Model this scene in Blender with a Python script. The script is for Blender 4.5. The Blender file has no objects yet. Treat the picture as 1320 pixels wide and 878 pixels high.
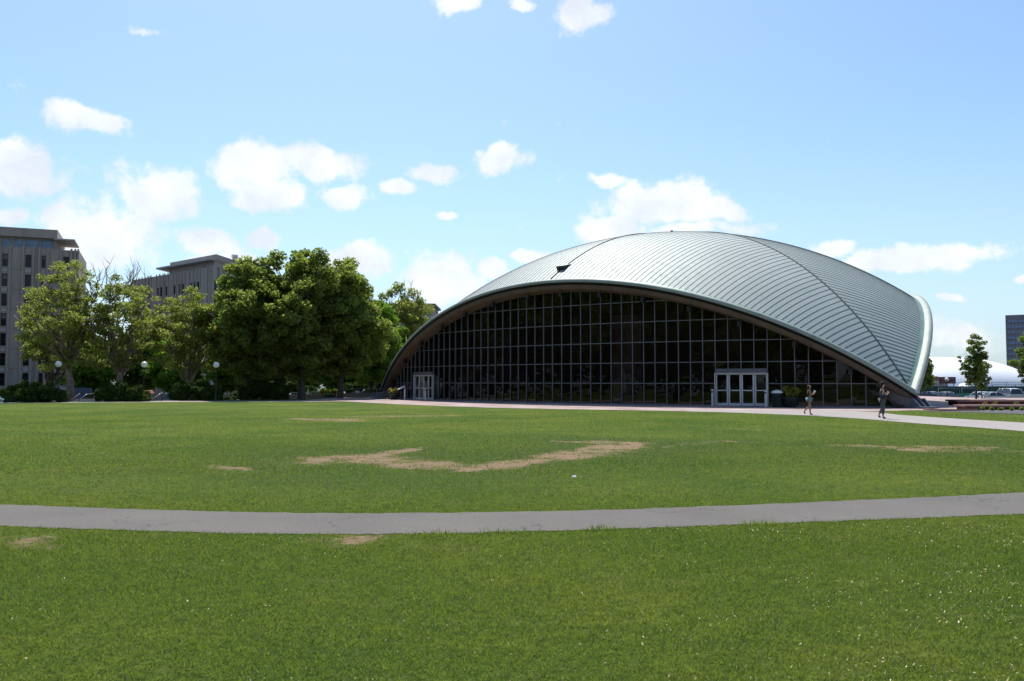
import bpy, bmesh, math, random
import numpy as np
from mathutils import Vector, Matrix

R_ = math.radians
scene = bpy.context.scene
COL = scene.collection
rng = np.random.default_rng(7)
random.seed(7)

# ---------------------------------------------------------------- camera maths
F = 1089.0; HY = 491.5; EYE = 1.65
PITCH = math.atan((HY - 439.0) / F)
def ray(px, py):
    X = (px - 660) / F; Z = -(py - 439) / F
    return X, math.cos(PITCH) - Z * math.sin(PITCH), math.sin(PITCH) + Z * math.cos(PITCH)
def gp(px, py, z=0.0):
    X, Y, Z = ray(px, py); t = (z - EYE) / Z
    return X * t, Y * t
def at(px, depth):
    return (px - 660) / F * depth
def zat(py, depth):
    return EYE + (HY - py) / F * depth

# ---------------------------------------------------------------- noise in numpy
def _h(ix, iy, seed):
    n = (ix.astype(np.int64) * 374761393 + iy.astype(np.int64) * 668265263 + seed * 69069) & 0x7fffffff
    n = (n ^ (n >> 13)) * 1274126177 & 0x7fffffff
    return ((n ^ (n >> 16)) & 0xffff) / 65535.0
def vnoise(x, y, s, seed=0):
    x = np.asarray(x) * s; y = np.asarray(y) * s
    ix = np.floor(x); iy = np.floor(y); fx = x - ix; fy = y - iy
    fx = fx * fx * (3 - 2 * fx); fy = fy * fy * (3 - 2 * fy)
    a = _h(ix, iy, seed); b = _h(ix + 1, iy, seed); c = _h(ix, iy + 1, seed); d = _h(ix + 1, iy + 1, seed)
    return (a * (1 - fx) + b * fx) * (1 - fy) + (c * (1 - fx) + d * fx) * fy
def fbm(x, y, s, seed=0, o=4):
    v = 0; w = .5; t = 0
    for i in range(o):
        v = v + w * vnoise(x, y, s * 2 ** i, seed + i * 17); t += w; w *= .5
    return v / t

# ---------------------------------------------------------------- materials
def newmat(name):
    m = bpy.data.materials.new(name); m.use_nodes = True
    nt = m.node_tree; nt.nodes.clear()
    out = nt.nodes.new('ShaderNodeOutputMaterial')
    return m, nt, out
def N(nt, t, **kw):
    n = nt.nodes.new(t)
    for k, v in kw.items():
        if k.startswith('i_'):
            n.inputs[k[2:].replace('_', ' ')].default_value = v
        else: setattr(n, k, v)
    return n
def rgba(c): return (c[0], c[1], c[2], 1)
def mixc(nt, fac, a, b, blend='MIX'):
    m = nt.nodes.new('ShaderNodeMix'); m.data_type = 'RGBA'; m.blend_type = blend
    for sock, v in ((m.inputs[0], fac), (m.inputs[6], a), (m.inputs[7], b)):
        if hasattr(v, 'is_output'): nt.links.new(v, sock)
        elif isinstance(v, (int, float)): sock.default_value = v
        else: sock.default_value = rgba(v)
    return m.outputs[2]
def math_(nt, op, a, b=None, clamp=False):
    m = nt.nodes.new('ShaderNodeMath'); m.operation = op; m.use_clamp = clamp
    for s, v in ((m.inputs[0], a), (m.inputs[1], b)):
        if v is None: continue
        if hasattr(v, 'is_output'): nt.links.new(v, s)
        else: s.default_value = v
    return m.outputs[0]
def noise(nt, vec, scale, detail=4, rough=.55):
    n = nt.nodes.new('ShaderNodeTexNoise'); n.inputs['Scale'].default_value = scale
    n.inputs['Detail'].default_value = detail; n.inputs['Roughness'].default_value = rough
    if vec is not None: nt.links.new(vec, n.inputs['Vector'])
    return n.outputs['Fac']
def ramp(nt, fac, a, b):
    m = nt.nodes.new('ShaderNodeMapRange'); m.inputs[1].default_value = a; m.inputs[2].default_value = b
    nt.links.new(fac, m.inputs[0]); return m.outputs[0]
def simple(name, col, rough=.6, metal=0, var=.25, scale=3, col2=None, bump=0, bscale=30, spec=.5, coat=0):
    m, nt, out = newmat(name)
    b = N(nt, 'ShaderNodeBsdfPrincipled'); b.inputs['Roughness'].default_value = rough
    b.inputs['Metallic'].default_value = metal; b.inputs['Specular IOR Level'].default_value = spec
    b.inputs['Coat Weight'].default_value = coat
    tc = N(nt, 'ShaderNodeTexCoord').outputs['Object']
    nf = ramp(nt, noise(nt, tc, scale), .3, .7)
    c2 = col2 if col2 else tuple(c * (1 - var) for c in col)
    nt.links.new(mixc(nt, nf, c2, col), b.inputs['Base Color'])
    if bump:
        bp = N(nt, 'ShaderNodeBump'); bp.inputs['Strength'].default_value = bump; bp.inputs['Distance'].default_value = .02
        nt.links.new(noise(nt, tc, bscale), bp.inputs['Height']); nt.links.new(bp.outputs[0], b.inputs['Normal'])
    nt.links.new(b.outputs[0], out.inputs[0]); return m

M = {}
M['black'] = simple('black_paint', (.012, .012, .013), .4)
M['darkmetal'] = simple('dark_metal', (.03, .032, .035), .45, .3)
M['alu'] = simple('mullion_aluminium', (.17, .17, .185), .5, .35)
M['doorframe'] = simple('door_aluminium', (.58, .59, .62), .4, .3, var=.12)
M['header'] = simple('door_header', (.12, .12, .14), .5)
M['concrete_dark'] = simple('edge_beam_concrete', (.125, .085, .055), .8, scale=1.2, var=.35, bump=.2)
M['abut'] = simple('abutment_concrete', (.20, .17, .155), .85, var=.4, scale=2, bump=.3)
M['steel'] = simple('hinge_steel', (.15, .175, .20), .5, .3, var=.3)
M['drip'] = simple('drip_edge', (.018, .028, .024), .7)
M['globe'] = simple('lamp_globe', (.82, .81, .78), .25, var=.05)
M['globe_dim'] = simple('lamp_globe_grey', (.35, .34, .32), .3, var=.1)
M['tyre'] = simple('tyre', (.015, .015, .015), .8)
M['rim'] = simple('wheel_rim', (.45, .45, .47), .35, .8)
M['chrome'] = simple('headlight', (.8, .8, .8), .12, .4)
M['taillight'] = simple('taillight', (.35, .01, .01), .2)
M['carglass'] = simple('car_glass', (.015, .018, .02), .06, spec=.8)
M['wood'] = simple('rail_wood', (.42, .30, .20), .7, var=.3)
M['skin'] = simple('skin', (.30, .15, .09), .5, var=.08)
M['skin2'] = simple('skin_light', (.45, .26, .18), .5, var=.08)
M['hair'] = simple('hair', (.01, .008, .007), .5)
M['cloth_black'] = simple('black_cloth', (.012, .012, .014), .85)
M['denim'] = simple('denim', (.10, .19, .28), .85, col2=(.2, .3, .4), scale=9)
M['grey_cloth'] = simple('grey_cloth', (.085, .088, .095), .9)
M['white_cloth'] = simple('pale_cloth', (.55, .6, .75), .9)
M['orange_cloth'] = simple('orange_cloth', (.55, .22, .03), .9)
M['navy'] = simple('navy_cloth', (.02, .025, .05), .9)
M['white'] = simple('white_plastic', (.75, .75, .76), .4, var=.08)
M['fabric_dome'] = simple('air_dome_fabric', (.82, .83, .86), .55, var=.04, scale=.3)
M['bluebin'] = simple('blue_plastic', (.01, .04, .16), .5)
M['greenbin'] = simple('dark_green_bin', (.012, .03, .028), .5)
M['brick_dark'] = simple('dark_red_brick', (.16, .05, .04), .85, col2=(.05, .025, .02), scale=4, bump=.3)
M['capstone'] = simple('bench_cap', (.24, .14, .12), .8)
M['yellow'] = simple('yellow_nylon', (.85, .50, .02), .5)
M['windscreen'] = simple('green_windscreen', (.022, .062, .055), .85, scale=.6)
M['court'] = simple('green_court_wall', (.06, .30, .18), .8, scale=.5)
M['galv'] = simple('galvanised_post', (.16, .22, .20), .5, .4)
M['score'] = simple('scoreboard_panel', (.05, .006, .012), .5)
M['score2'] = simple('scoreboard_module', (.16, .05, .06), .4)
M['interior'] = simple('lobby_wall', (.11, .07, .052), .8, scale=.4)
M['inner_floor'] = simple('lobby_floor', (.12, .11, .10), .5)
M['shell_in'] = simple('shell_concrete', (.35, .33, .31), .9, scale=.8)
M['redbrown'] = simple('brown_roof', (.25, .13, .08), .8)
M['pink'] = simple('red_bloom', (.5, .03, .02), .6)
M['asphalt'] = simple('asphalt', (.07, .07, .072), .9, var=.2, scale=2)
M['street'] = simple('street_ground', (.10, .10, .095), .9, var=.3, scale=.2)
M['retaining'] = simple('retaining_concrete', (.22, .21, .20), .9)
M['litter'] = simple('paper', (.8, .8, .8), .7)

def concrete_building(name, c):
    m, nt, out = newmat(name)
    b = N(nt, 'ShaderNodeBsdfPrincipled'); b.inputs['Roughness'].default_value = .9
    tc = N(nt, 'ShaderNodeTexCoord').outputs['Object']
    mp = N(nt, 'ShaderNodeMapping'); mp.inputs['Scale'].default_value = (1.2, 1.2, .12); nt.links.new(tc, mp.inputs[0])
    st = ramp(nt, noise(nt, mp.outputs[0], 1.4, 5), .35, .7)
    c1 = mixc(nt, st, tuple(x * .62 for x in c), c)
    n2 = ramp(nt, noise(nt, tc, .35), .3, .7)
    nt.links.new(mixc(nt, n2, tuple(x * .8 for x in c), c1), b.inputs['Base Color'])
    nt.links.new(b.outputs[0], out.inputs[0]); return m
M['bldA'] = concrete_building('weathered_concrete', (.42, .35, .295))
M['bldB'] = concrete_building('weathered_concrete_pale', (.43, .365, .315))
M['slab'] = simple('pale_slab', (.42, .41, .41), .8)
M['tower'] = simple('tower_concrete', (.20, .19, .22), .85, scale=.1)
M['towerglass'] = simple('tower_glass', (.20, .29, .44), .3, scale=.6, var=.5, spec=.5)
M['winframe'] = simple('window_frame', (.05, .045, .045), .5)
M['wingl'] = simple('window_pane', (.012, .014, .02), .15, scale=.7, var=.5, spec=.25)
M['brickwall'] = None

# brick apron
def brick_mat(name, c1, c2, mortar, scale, bw=.5, rh=.25, ms=.02):
    m, nt, out = newmat(name)
    b = N(nt, 'ShaderNodeBsdfPrincipled'); b.inputs['Roughness'].default_value = .85
    tc = N(nt, 'ShaderNodeTexCoord').outputs['Object']
    br = N(nt, 'ShaderNodeTexBrick'); br.inputs['Scale'].default_value = scale
    br.inputs['Color1'].default_value = rgba(c1); br.inputs['Color2'].default_value = rgba(c2); br.inputs['Mortar'].default_value = rgba(mortar)
    br.inputs['Mortar Size'].default_value = ms; br.inputs['Brick Width'].default_value = bw; br.inputs['Row Height'].default_value = rh
    nt.links.new(tc, br.inputs['Vector'])
    n = ramp(nt, noise(nt, tc, .5, 5), .3, .7)
    nt.links.new(mixc(nt, n, mixc(nt, .75, (1, 1, 1), br.outputs[0], 'MULTIPLY'), br.outputs[0]), b.inputs['Base Color'])
    nt.links.new(b.outputs[0], out.inputs[0]); return m
M['pavers'] = brick_mat('brick_pavers', (.26, .14, .118), (.19, .095, .08), (.21, .16, .14), 2.4)
M['brickwall'] = brick_mat('red_brick_wall', (.24, .10, .07), (.16, .06, .045), (.3, .27, .24), 2.2)

# concrete / asphalt paths
def path_mat(name, c, c2, fine, crack=True):
    m, nt, out = newmat(name)
    b = N(nt, 'ShaderNodeBsdfPrincipled'); b.inputs['Roughness'].default_value = .9; b.inputs['Specular IOR Level'].default_value = .2
    tc = N(nt, 'ShaderNodeTexCoord').outputs['Object']
    n1 = ramp(nt, noise(nt, tc, .7, 5), .3, .7); n2 = ramp(nt, noise(nt, tc, fine, 3, .7), .35, .65)
    col = mixc(nt, n1, c2, c); col = mixc(nt, n2, tuple(x * .6 for x in c), col)
    n4 = ramp(nt, noise(nt, tc, fine * .3, 2), .6, .72); col = mixc(nt, math_(nt, 'MULTIPLY', n4, .35), col, tuple(min(1, x * 1.5) for x in c))
    if crack:
        v = N(nt, 'ShaderNodeTexVoronoi', feature='DISTANCE_TO_EDGE'); v.inputs['Scale'].default_value = .55
        mx = N(nt, 'ShaderNodeVectorMath', operation='ADD'); nt.links.new(tc, mx.inputs[0])
        nz = N(nt, 'ShaderNodeTexNoise'); nz.inputs['Scale'].default_value = 2.5; nt.links.new(tc, nz.inputs['Vector'])
        sc = N(nt, 'ShaderNodeVectorMath', operation='SCALE'); sc.inputs['Scale'].default_value = .5; nt.links.new(nz.outputs['Color'], sc.inputs[0]); nt.links.new(sc.outputs[0], mx.inputs[1])
        nt.links.new(mx.outputs[0], v.inputs['Vector'])
        lt = math_(nt, 'LESS_THAN', v.outputs['Distance'], .006)
        gate = math_(nt, 'GREATER_THAN', noise(nt, tc, .4, 2), .52)
        col = mixc(nt, math_(nt, 'MULTIPLY', math_(nt, 'MULTIPLY', lt, gate), .5), col, tuple(x * .35 for x in c))
    nt.links.new(col, b.inputs['Base Color'])
    bp = N(nt, 'ShaderNodeBump'); bp.inputs['Strength'].default_value = .6; bp.inputs['Distance'].default_value = .006
    nt.links.new(noise(nt, tc, fine, 3, .7), bp.inputs['Height']); nt.links.new(bp.outputs[0], b.inputs['Normal'])
    nt.links.new(b.outputs[0], out.inputs[0]); return m
M['path_near'] = path_mat('worn_asphalt_path', (.168, .155, .138), (.115, .106, .096), 90)
M['path_far'] = path_mat('concrete_path', (.40, .36, .335), (.31, .28, .26), 40)

# lawn ground + blades
def grass_tint(nt, pos):
    a = ramp(nt, noise(nt, pos, .22, 6, .6), .38, .62)
    b = ramp(nt, noise(nt, pos, 1.6, 5), .35, .65)
    c = mixc(nt, a, (.070, .135, .008), (.245, .265, .026))
    g = mixc(nt, math_(nt, 'MULTIPLY', b, .5), c, (.085, .15, .012))
    d = ramp(nt, noise(nt, pos, 4.5, 6, .7), .30, .55)
    g = mixc(nt, d, (.055, .10, .009), g)
    e = ramp(nt, noise(nt, pos, .8, 7, .75), .54, .70)
    out_g = mixc(nt, math_(nt, 'MULTIPLY', e, .6), g, (.27, .24, .085))
    hl = N(nt, 'ShaderNodeAttribute', attribute_name='halo')
    return mixc(nt, math_(nt, 'MULTIPLY', hl.outputs['Fac'], .7), out_g, (.045, .080, .018)), a, b
def lawn_mat():
    m, nt, out = newmat('lawn_turf')
    b = N(nt, 'ShaderNodeBsdfPrincipled'); b.inputs['Roughness'].default_value = .95; b.inputs['Specular IOR Level'].default_value = .1
    pos = N(nt, 'ShaderNodeNewGeometry').outputs['Position']
    g, a, bb = grass_tint(nt, pos)
    f = ramp(nt, noise(nt, pos, 14, 5, .75), .3, .7)
    g = mixc(nt, f, (.028, .058, .009), g)
    f2 = ramp(nt, noise(nt, pos, 45, 3, .7), .58, .72)
    g = mixc(nt, math_(nt, 'MULTIPLY', f2, .5), g, (.16, .19, .06))
    at_ = N(nt, 'ShaderNodeAttribute', attribute_name='dirt')
    dn = noise(nt, pos, 6, 8, .85)
    d = math_(nt, 'ADD', at_.outputs['Fac'], math_(nt, 'MULTIPLY', math_(nt, 'SUBTRACT', dn, .5), 2.6))
    d = ramp(nt, d, .45, .75)
    dc = mixc(nt, ramp(nt, noise(nt, pos, 9, 5, .7), .3, .7), (.165, .115, .065), (.33, .235, .14))
    nt.links.new(mixc(nt, d, g, dc), b.inputs['Base Color'])
    bp = N(nt, 'ShaderNodeBump'); bp.inputs['Strength'].default_value = .9; bp.inputs['Distance'].default_value = .05
    nt.links.new(noise(nt, pos, 22, 5, .8), bp.inputs['Height']); nt.links.new(bp.outputs[0], b.inputs['Normal'])
    nt.links.new(b.outputs[0], out.inputs[0]); return m
M['lawn'] = lawn_mat()
def blade_mat():
    m, nt, out = newmat('grass_blade')
    pos = N(nt, 'ShaderNodeNewGeometry').outputs['Position']
    g, a, bb = grass_tint(nt, pos)
    at_ = N(nt, 'ShaderNodeAttribute', attribute_name='tone')
    col = mixc(nt, at_.outputs['Fac'], mixc(nt, .45, g, (.020, .048, .005)), mixc(nt, .35, g, (.30, .33, .14)))  # pale end of the tone is a glint colour painted into the blades
    dry = math_(nt, 'GREATER_THAN', at_.outputs['Fac'], .965)  # palest blades: dry ones, doubling as painted whitish glints
    col = mixc(nt, dry, col, (.38, .32, .17))
    d = N(nt, 'ShaderNodeBsdfPrincipled'); d.inputs['Roughness'].default_value = .6; d.inputs['Specular IOR Level'].default_value = .25
    t = N(nt, 'ShaderNodeBsdfTranslucent'); mx = N(nt, 'ShaderNodeMixShader'); mx.inputs[0].default_value = .5
    nt.links.new(col, d.inputs['Base Color']); nt.links.new(mixc(nt, .4, col, (.28, .42, .015)), t.inputs[0])
    nt.links.new(d.outputs[0], mx.inputs[1]); nt.links.new(t.outputs[0], mx.inputs[2]); nt.links.new(mx.outputs[0], out.inputs[0])
    return m
M['blade'] = blade_mat()
def leaf_mat(name, dark, light, trans=.35, spec=.3):
    m, nt, out = newmat(name)
    at_ = N(nt, 'ShaderNodeAttribute', attribute_name='tone')
    col = mixc(nt, at_.outputs['Fac'], dark, light)
    d = N(nt, 'ShaderNodeBsdfPrincipled'); d.inputs['Roughness'].default_value = .5; d.inputs['Specular IOR Level'].default_value = spec
    t = N(nt, 'ShaderNodeBsdfTranslucent'); mx = N(nt, 'ShaderNodeMixShader'); mx.inputs[0].default_value = trans
    nt.links.new(col, d.inputs['Base Color']); nt.links.new(mixc(nt, .5, col, (light[0] * 1.3, light[1] * 1.5, light[2] * .6)), t.inputs[0])
    nt.links.new(d.outputs[0], mx.inputs[1]); nt.links.new(t.outputs[0], mx.inputs[2]); nt.links.new(mx.outputs[0], out.inputs[0])
    return m
M['leaf_plane'] = leaf_mat('plane_tree_leaf', (.12, .14, .035), (.30, .32, .10), .55, .1)
M['leaf_oak'] = leaf_mat('broad_leaf', (.09, .12, .026), (.26, .30, .085), .6, .1)
M['leaf_bright'] = leaf_mat('bright_leaf', (.08, .15, .018), (.20, .32, .05), .5, .1)
M['leaf_yew'] = leaf_mat('yew_needles', (.022, .045, .012), (.085, .125, .032), .28, .05)
M['leaf_young'] = leaf_mat('young_tree_leaf', (.055, .10, .022), (.17, .23, .07), .45, .12)
M['leaf_yellow'] = leaf_mat('yellow_leaf', (.10, .12, .015), (.28, .24, .04), .3)
M['bark_plane'] = simple('plane_bark', (.34, .27, .20), .85, col2=(.12, .09, .065), scale=2.5, bump=.4, bscale=6)
M['bark'] = simple('dark_bark', (.10, .08, .06), .9, col2=(.05, .04, .03), scale=4, bump=.5, bscale=8)

def roof_mat():
    m, nt, out = newmat('lead_coated_copper')
    b = N(nt, 'ShaderNodeBsdfPrincipled'); b.inputs['Metallic'].default_value = .2; b.inputs['Roughness'].default_value = .6; b.inputs['Specular IOR Level'].default_value = .3
    tc = N(nt, 'ShaderNodeTexCoord').outputs['Object']
    at_ = N(nt, 'ShaderNodeAttribute', attribute_name='tone')
    n = ramp(nt, noise(nt, tc, .25, 5), .3, .7); n2 = ramp(nt, noise(nt, tc, 2.2, 6, .7), .3, .7)
    c = mixc(nt, n, (.28, .33, .315), (.37, .395, .385)); c = mixc(nt, math_(nt, 'MULTIPLY', n2, .45), c, (.28, .34, .315))
    c = mixc(nt, math_(nt, 'MULTIPLY', at_.outputs['Fac'], .35), c, (.26, .31, .295))
    nt.links.new(c, b.inputs['Base Color'])
    rr = math_(nt, 'ADD', math_(nt, 'MULTIPLY', n2, .12), .56); nt.links.new(rr, b.inputs['Roughness'])
    bp = N(nt, 'ShaderNodeBump'); bp.inputs['Strength'].default_value = .25; bp.inputs['Distance'].default_value = .03
    nt.links.new(noise(nt, tc, 1.6, 4), bp.inputs['Height']); nt.links.new(bp.outputs[0], b.inputs['Normal'])
    nt.links.new(b.outputs[0], out.inputs[0]); return m
M['roof'] = roof_mat()
M['rib'] = simple('standing_seam', (.075, .105, .105), .7, .1)  # shaded side of the seams is put into this dark colour
M['lip'] = simple('gutter_copper', (.31, .325, .30), .6, .1, col2=(.20, .26, .22), scale=1.5, bump=.3, bscale=5)
M['patina'] = simple('green_copper', (.23, .33, .28), .5, .35, scale=1.2, var=.25, bump=.2, bscale=3)
def glass_mat():
    m, nt, out = newmat('tinted_glass')
    fr = N(nt, 'ShaderNodeFresnel'); fr.inputs[0].default_value = 1.45
    tr = N(nt, 'ShaderNodeBsdfTransparent'); tr.inputs[0].default_value = (.42, .40, .385, 1)
    gl = N(nt, 'ShaderNodeBsdfGlossy'); gl.inputs['Roughness'].default_value = .015; gl.inputs[0].default_value = (.75, .75, .75, 1)
    mx = N(nt, 'ShaderNodeMixShader'); nt.links.new(fr.outputs[0], mx.inputs[0]); nt.links.new(tr.outputs[0], mx.inputs[1]); nt.links.new(gl.outputs[0], mx.inputs[2])
    nt.links.new(mx.outputs[0], out.inputs[0]); return m
M['glass'] = glass_mat()

def carpaint(name, c): 
    return simple(name, c, .3, .2, var=.05, coat=.8)
M['car_blue'] = carpaint('blue_car_paint', (.02, .06, .22)); M['car_silver'] = carpaint('silver_car_paint', (.45, .47, .5))
M['car_teal'] = carpaint('teal_car_paint', (.05, .13, .17)); M['car_dark'] = carpaint('dark_car_paint', (.02, .024, .03))
M['car_white'] = carpaint('white_car_paint', (.75, .76, .78)); M['car_cyan'] = carpaint('pale_blue_car_paint', (.25, .45, .5))
M['car_navy'] = carpaint('navy_car_paint', (.02, .03, .08)); M['car_tan'] = carpaint('tan_car_paint', (.42, .40, .37))

# ---------------------------------------------------------------- mesh building
class MB:
    def __init__(s): s.v = []; s.f = []; s.m = []; s.smooth = []
    def add(s, vs, fs, mi=0, smooth=False):
        o = len(s.v); s.v.extend([tuple(v) for v in vs])
        for f in fs: s.f.append(tuple(i + o for i in f)); s.m.append(mi); s.smooth.append(smooth)
        return s
    def box(s, c, size, rz=0, mi=0, taper=1.0):
        x, y, z = (a / 2 for a in size); vs = []
        for sz in (-1, 1):
            k = taper if sz > 0 else 1
            for sx, sy in ((-1, -1), (1, -1), (1, 1), (-1, 1)):
                px, py = sx * x * k, sy * y * k
                vs.append((c[0] + px * math.cos(rz) - py * math.sin(rz), c[1] + px * math.sin(rz) + py * math.cos(rz), c[2] + sz * z))
        return s.add(vs, [(0, 3, 2, 1), (4, 5, 6, 7), (0, 1, 5, 4), (1, 2, 6, 5), (2, 3, 7, 6), (3, 0, 4, 7)], mi)
    def tube(s, pts, radii, n=8, mi=0, cap=True):
        pts = [Vector(p) for p in pts]
        if isinstance(radii, (int, float)): radii = [radii] * len(pts)
        rings = []; up = Vector((0, 0, 1)); prev = None
        for i, p in enumerate(pts):
            d = (pts[min(i + 1, len(pts) - 1)] - pts[max(i - 1, 0)])
            if d.length < 1e-9: d = Vector((0, 0, 1))
            d.normalize()
            if prev is None:
                a = d.cross(up if abs(d.z) < .9 else Vector((1, 0, 0))).normalized()
            else:
                a = (prev - d * prev.dot(d)); a = a.normalized() if a.length > 1e-6 else d.orthogonal().normalized()
            prev = a; b = d.cross(a)
            rings.append([p + (a * math.cos(t) + b * math.sin(t)) * radii[i] for t in [2 * math.pi * k / n for k in range(n)]])
        vs = [v for r in rings for v in r]; fs = []
        for i in range(len(pts) - 1):
            for k in range(n): fs.append((i * n + k, i * n + (k + 1) % n, (i + 1) * n + (k + 1) % n, (i + 1) * n + k))
        if cap: fs.append(tuple(range(n))[::-1]); fs.append(tuple((len(pts) - 1) * n + k for k in range(n)))
        return s.add(vs, fs, mi, True)
    def lathe(s, prof, c=(0, 0, 0), n=20, mi=0):
        vs = []; fs = []
        for r, z in prof:
            for k in range(n):
                t = 2 * math.pi * k / n; vs.append((c[0] + r * math.cos(t), c[1] + r * math.sin(t), c[2] + z))
        for i in range(len(prof) - 1):
            for k in range(n): fs.append((i * n + k, i * n + (k + 1) % n, (i + 1) * n + (k + 1) % n, (i + 1) * n + k))
        return s.add(vs, fs, mi, True)
    def ball(s, c, r, n=16, mi=0, sz=1.0):
        prof = [(max(1e-4, r * math.sin(t)), -r * sz * math.cos(t)) for t in np.linspace(0, math.pi, n // 2 + 1)]
        return s.lathe(prof, c, n, mi)
    def prism(s, outline, axis, d0, d1, mi=0):
        # outline 2D; axis 'y': outline in (x,z), extruded in y; 'z': outline in (x,y)
        n = len(outline)
        if axis == 'y': vs = [(a, d0, b) for a, b in outline] + [(a, d1, b) for a, b in outline]
        elif axis == 'x': vs = [(d0, a, b) for a, b in outline] + [(d1, a, b) for a, b in outline]
        else: vs = [(a, b, d0) for a, b in outline] + [(a, b, d1) for a, b in outline]
        fs = [tuple(range(n)), tuple(range(2 * n - 1, n - 1, -1))] + [(i, n + i, n + (i + 1) % n, (i + 1) % n) for i in range(n)]
        return s.add(vs, fs, mi)
    def build(s, name, mats, parent=None, fixn=True, bevel=0):
        me = bpy.data.meshes.new(name); me.from_pydata(s.v, [], s.f)
        for m in (mats if isinstance(mats, (list, tuple)) else [mats]): me.materials.append(m)
        me.polygons.foreach_set('material_index', s.m); me.polygons.foreach_set('use_smooth', s.smooth)
        if fixn:
            bm = bmesh.new(); bm.from_mesh(me); bmesh.ops.recalc_face_normals(bm, faces=bm.faces); bm.to_mesh(me); bm.free()
        me.update()
        o = bpy.data.objects.new(name, me); COL.objects.link(o)
        if parent is not None: o.parent = parent
        if bevel:
            b = o.modifiers.new('bevel', 'BEVEL'); b.width = bevel; b.segments = 2; b.limit_method = 'ANGLE'
        return o

def tag(o, label=None, cat=None, group=None, kind=None):
    if label: o['label'] = label
    if cat: o['category'] = cat
    if group: o['group'] = group
    if kind: o['kind'] = kind
    return o
def thing(name, label, cat, loc=(0, 0, 0), rz=0, group=None):
    o = bpy.data.objects.new(name, None); COL.objects.link(o); o.empty_display_size = .3
    o.location = loc; o.rotation_euler = (0, 0, rz); return tag(o, label, cat, group)
def dup(root, loc, rz=0, label=None, scale=None, group=None, recolor=None):
    r = root.copy(); COL.objects.link(r); r.location = loc; r.rotation_euler = (0, 0, rz)
    if label: r['label'] = label
    if group: r['group'] = group
    if scale: r.scale = scale if isinstance(scale, tuple) else (scale,) * 3
    for ch in list(root.children):
        c = ch.copy(); COL.objects.link(c); c.parent = r
        for g in list(ch.children):
            d = g.copy(); COL.objects.link(d); d.parent = c
    return r
def mesh_np(name, verts, faces, mat, parent=None, attr=None, aname='tone', smooth=False):
    """faces: (n,k) int array"""
    me = bpy.data.meshes.new(name); nv = len(verts); nf, k = faces.shape
    me.vertices.add(nv); me.vertices.foreach_set('co', np.ascontiguousarray(verts, dtype=np.float32).ravel())
    me.loops.add(nf * k); me.loops.foreach_set('vertex_index', np.ascontiguousarray(faces, dtype=np.int32).ravel())
    me.polygons.add(nf); me.polygons.foreach_set('loop_start', np.arange(nf, dtype=np.int32) * k)
    me.polygons.foreach_set('loop_total', np.full(nf, k, dtype=np.int32))
    if attr is not None:
        a = me.attributes.new(aname, 'FLOAT', 'POINT'); a.data.foreach_set('value', np.ascontiguousarray(attr, dtype=np.float32))
    me.update(calc_edges=True)
    if smooth: me.polygons.foreach_set('use_smooth', [True] * nf)
    me.materials.append(mat)
    o = bpy.data.objects.new(name, me); COL.objects.link(o)
    if parent is not None: o.parent = parent
    return o
def sheet(name, pts, z, mat, kind='structure'):
    me = bpy.data.meshes.new(name); me.from_pydata([(x, y, z) for x, y in pts], [], [tuple(range(len(pts)))])
    bm = bmesh.new(); bm.from_mesh(me); bmesh.ops.triangulate(bm, faces=bm.faces)
    for f in bm.faces:
        if f.normal.z < 0: f.normal_flip()
    bm.to_mesh(me); bm.free(); me.materials.append(mat)
    o = bpy.data.objects.new(name, me); COL.objects.link(o); o['kind'] = kind; return o
def jag(pts, step=.25, amp=.03, seed=3):
    out = []; r = random.Random(seed)
    for i in range(len(pts) - 1):
        a, b = Vector(pts[i]), Vector(pts[i + 1]); n = max(1, int((b - a).length / step)); d = (b - a)
        nn = Vector((-d.y, d.x)).normalized()
        for k in range(n): out.append(tuple(a + d * (k / n) + nn * r.uniform(-amp, amp)))
    out.append(tuple(pts[-1])); return out
def spline(P, n=12):
    P = [np.array(p, float) for p in P]; P = [2 * P[0] - P[1]] + P + [2 * P[-1] - P[-2]]; out = []
    for i in range(1, len(P) - 2):
        for t in np.linspace(0, 1, n, endpoint=False):
            a, b, c, d = P[i - 1:i + 3]
            out.append(tuple(.5 * (2 * b + (c - a) * t + (2 * a - 5 * b + 4 * c - d) * t * t + (3 * b - a - 3 * c + d) * t ** 3)))
    out.append(tuple(P[-2])); return out

# ---------------------------------------------------------------- ground
LOW = -1.4
sheet('ground', [(-3000, -3000), (3000, -3000), (3000, 3000), (-3000, 3000)], LOW, M['street'])
plaza = [(-110, -120), (110, -120), (110, 84), (46, 84), (44, 112), (0, 112), (-14.5, 85.5), (-17.5, 80.5), (-28.6, 72.9), (-41.1, 68.6), (-110, 58)]
pl = MB(); pl.prism(plaza, 'z', LOW, -.006); o = pl.build('raised_lawn', [M['lawn']]); o['kind'] = 'structure'
rw = MB()
for i in range(2, len(plaza) - 1):
    a, b = Vector(plaza[i]), Vector(plaza[i + 1]); d = b - a; c = (a + b) / 2; n = Vector((d.y, -d.x)).normalized() * -.0
    rw.box((c.x, c.y, LOW / 2 - .02), (d.length + .3, .3, -LOW - .03), math.atan2(d.y, d.x))
tag(rw.build('retaining_wall', M['retaining']), 'low grey retaining wall where the lawn drops to the street', 'wall')

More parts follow.
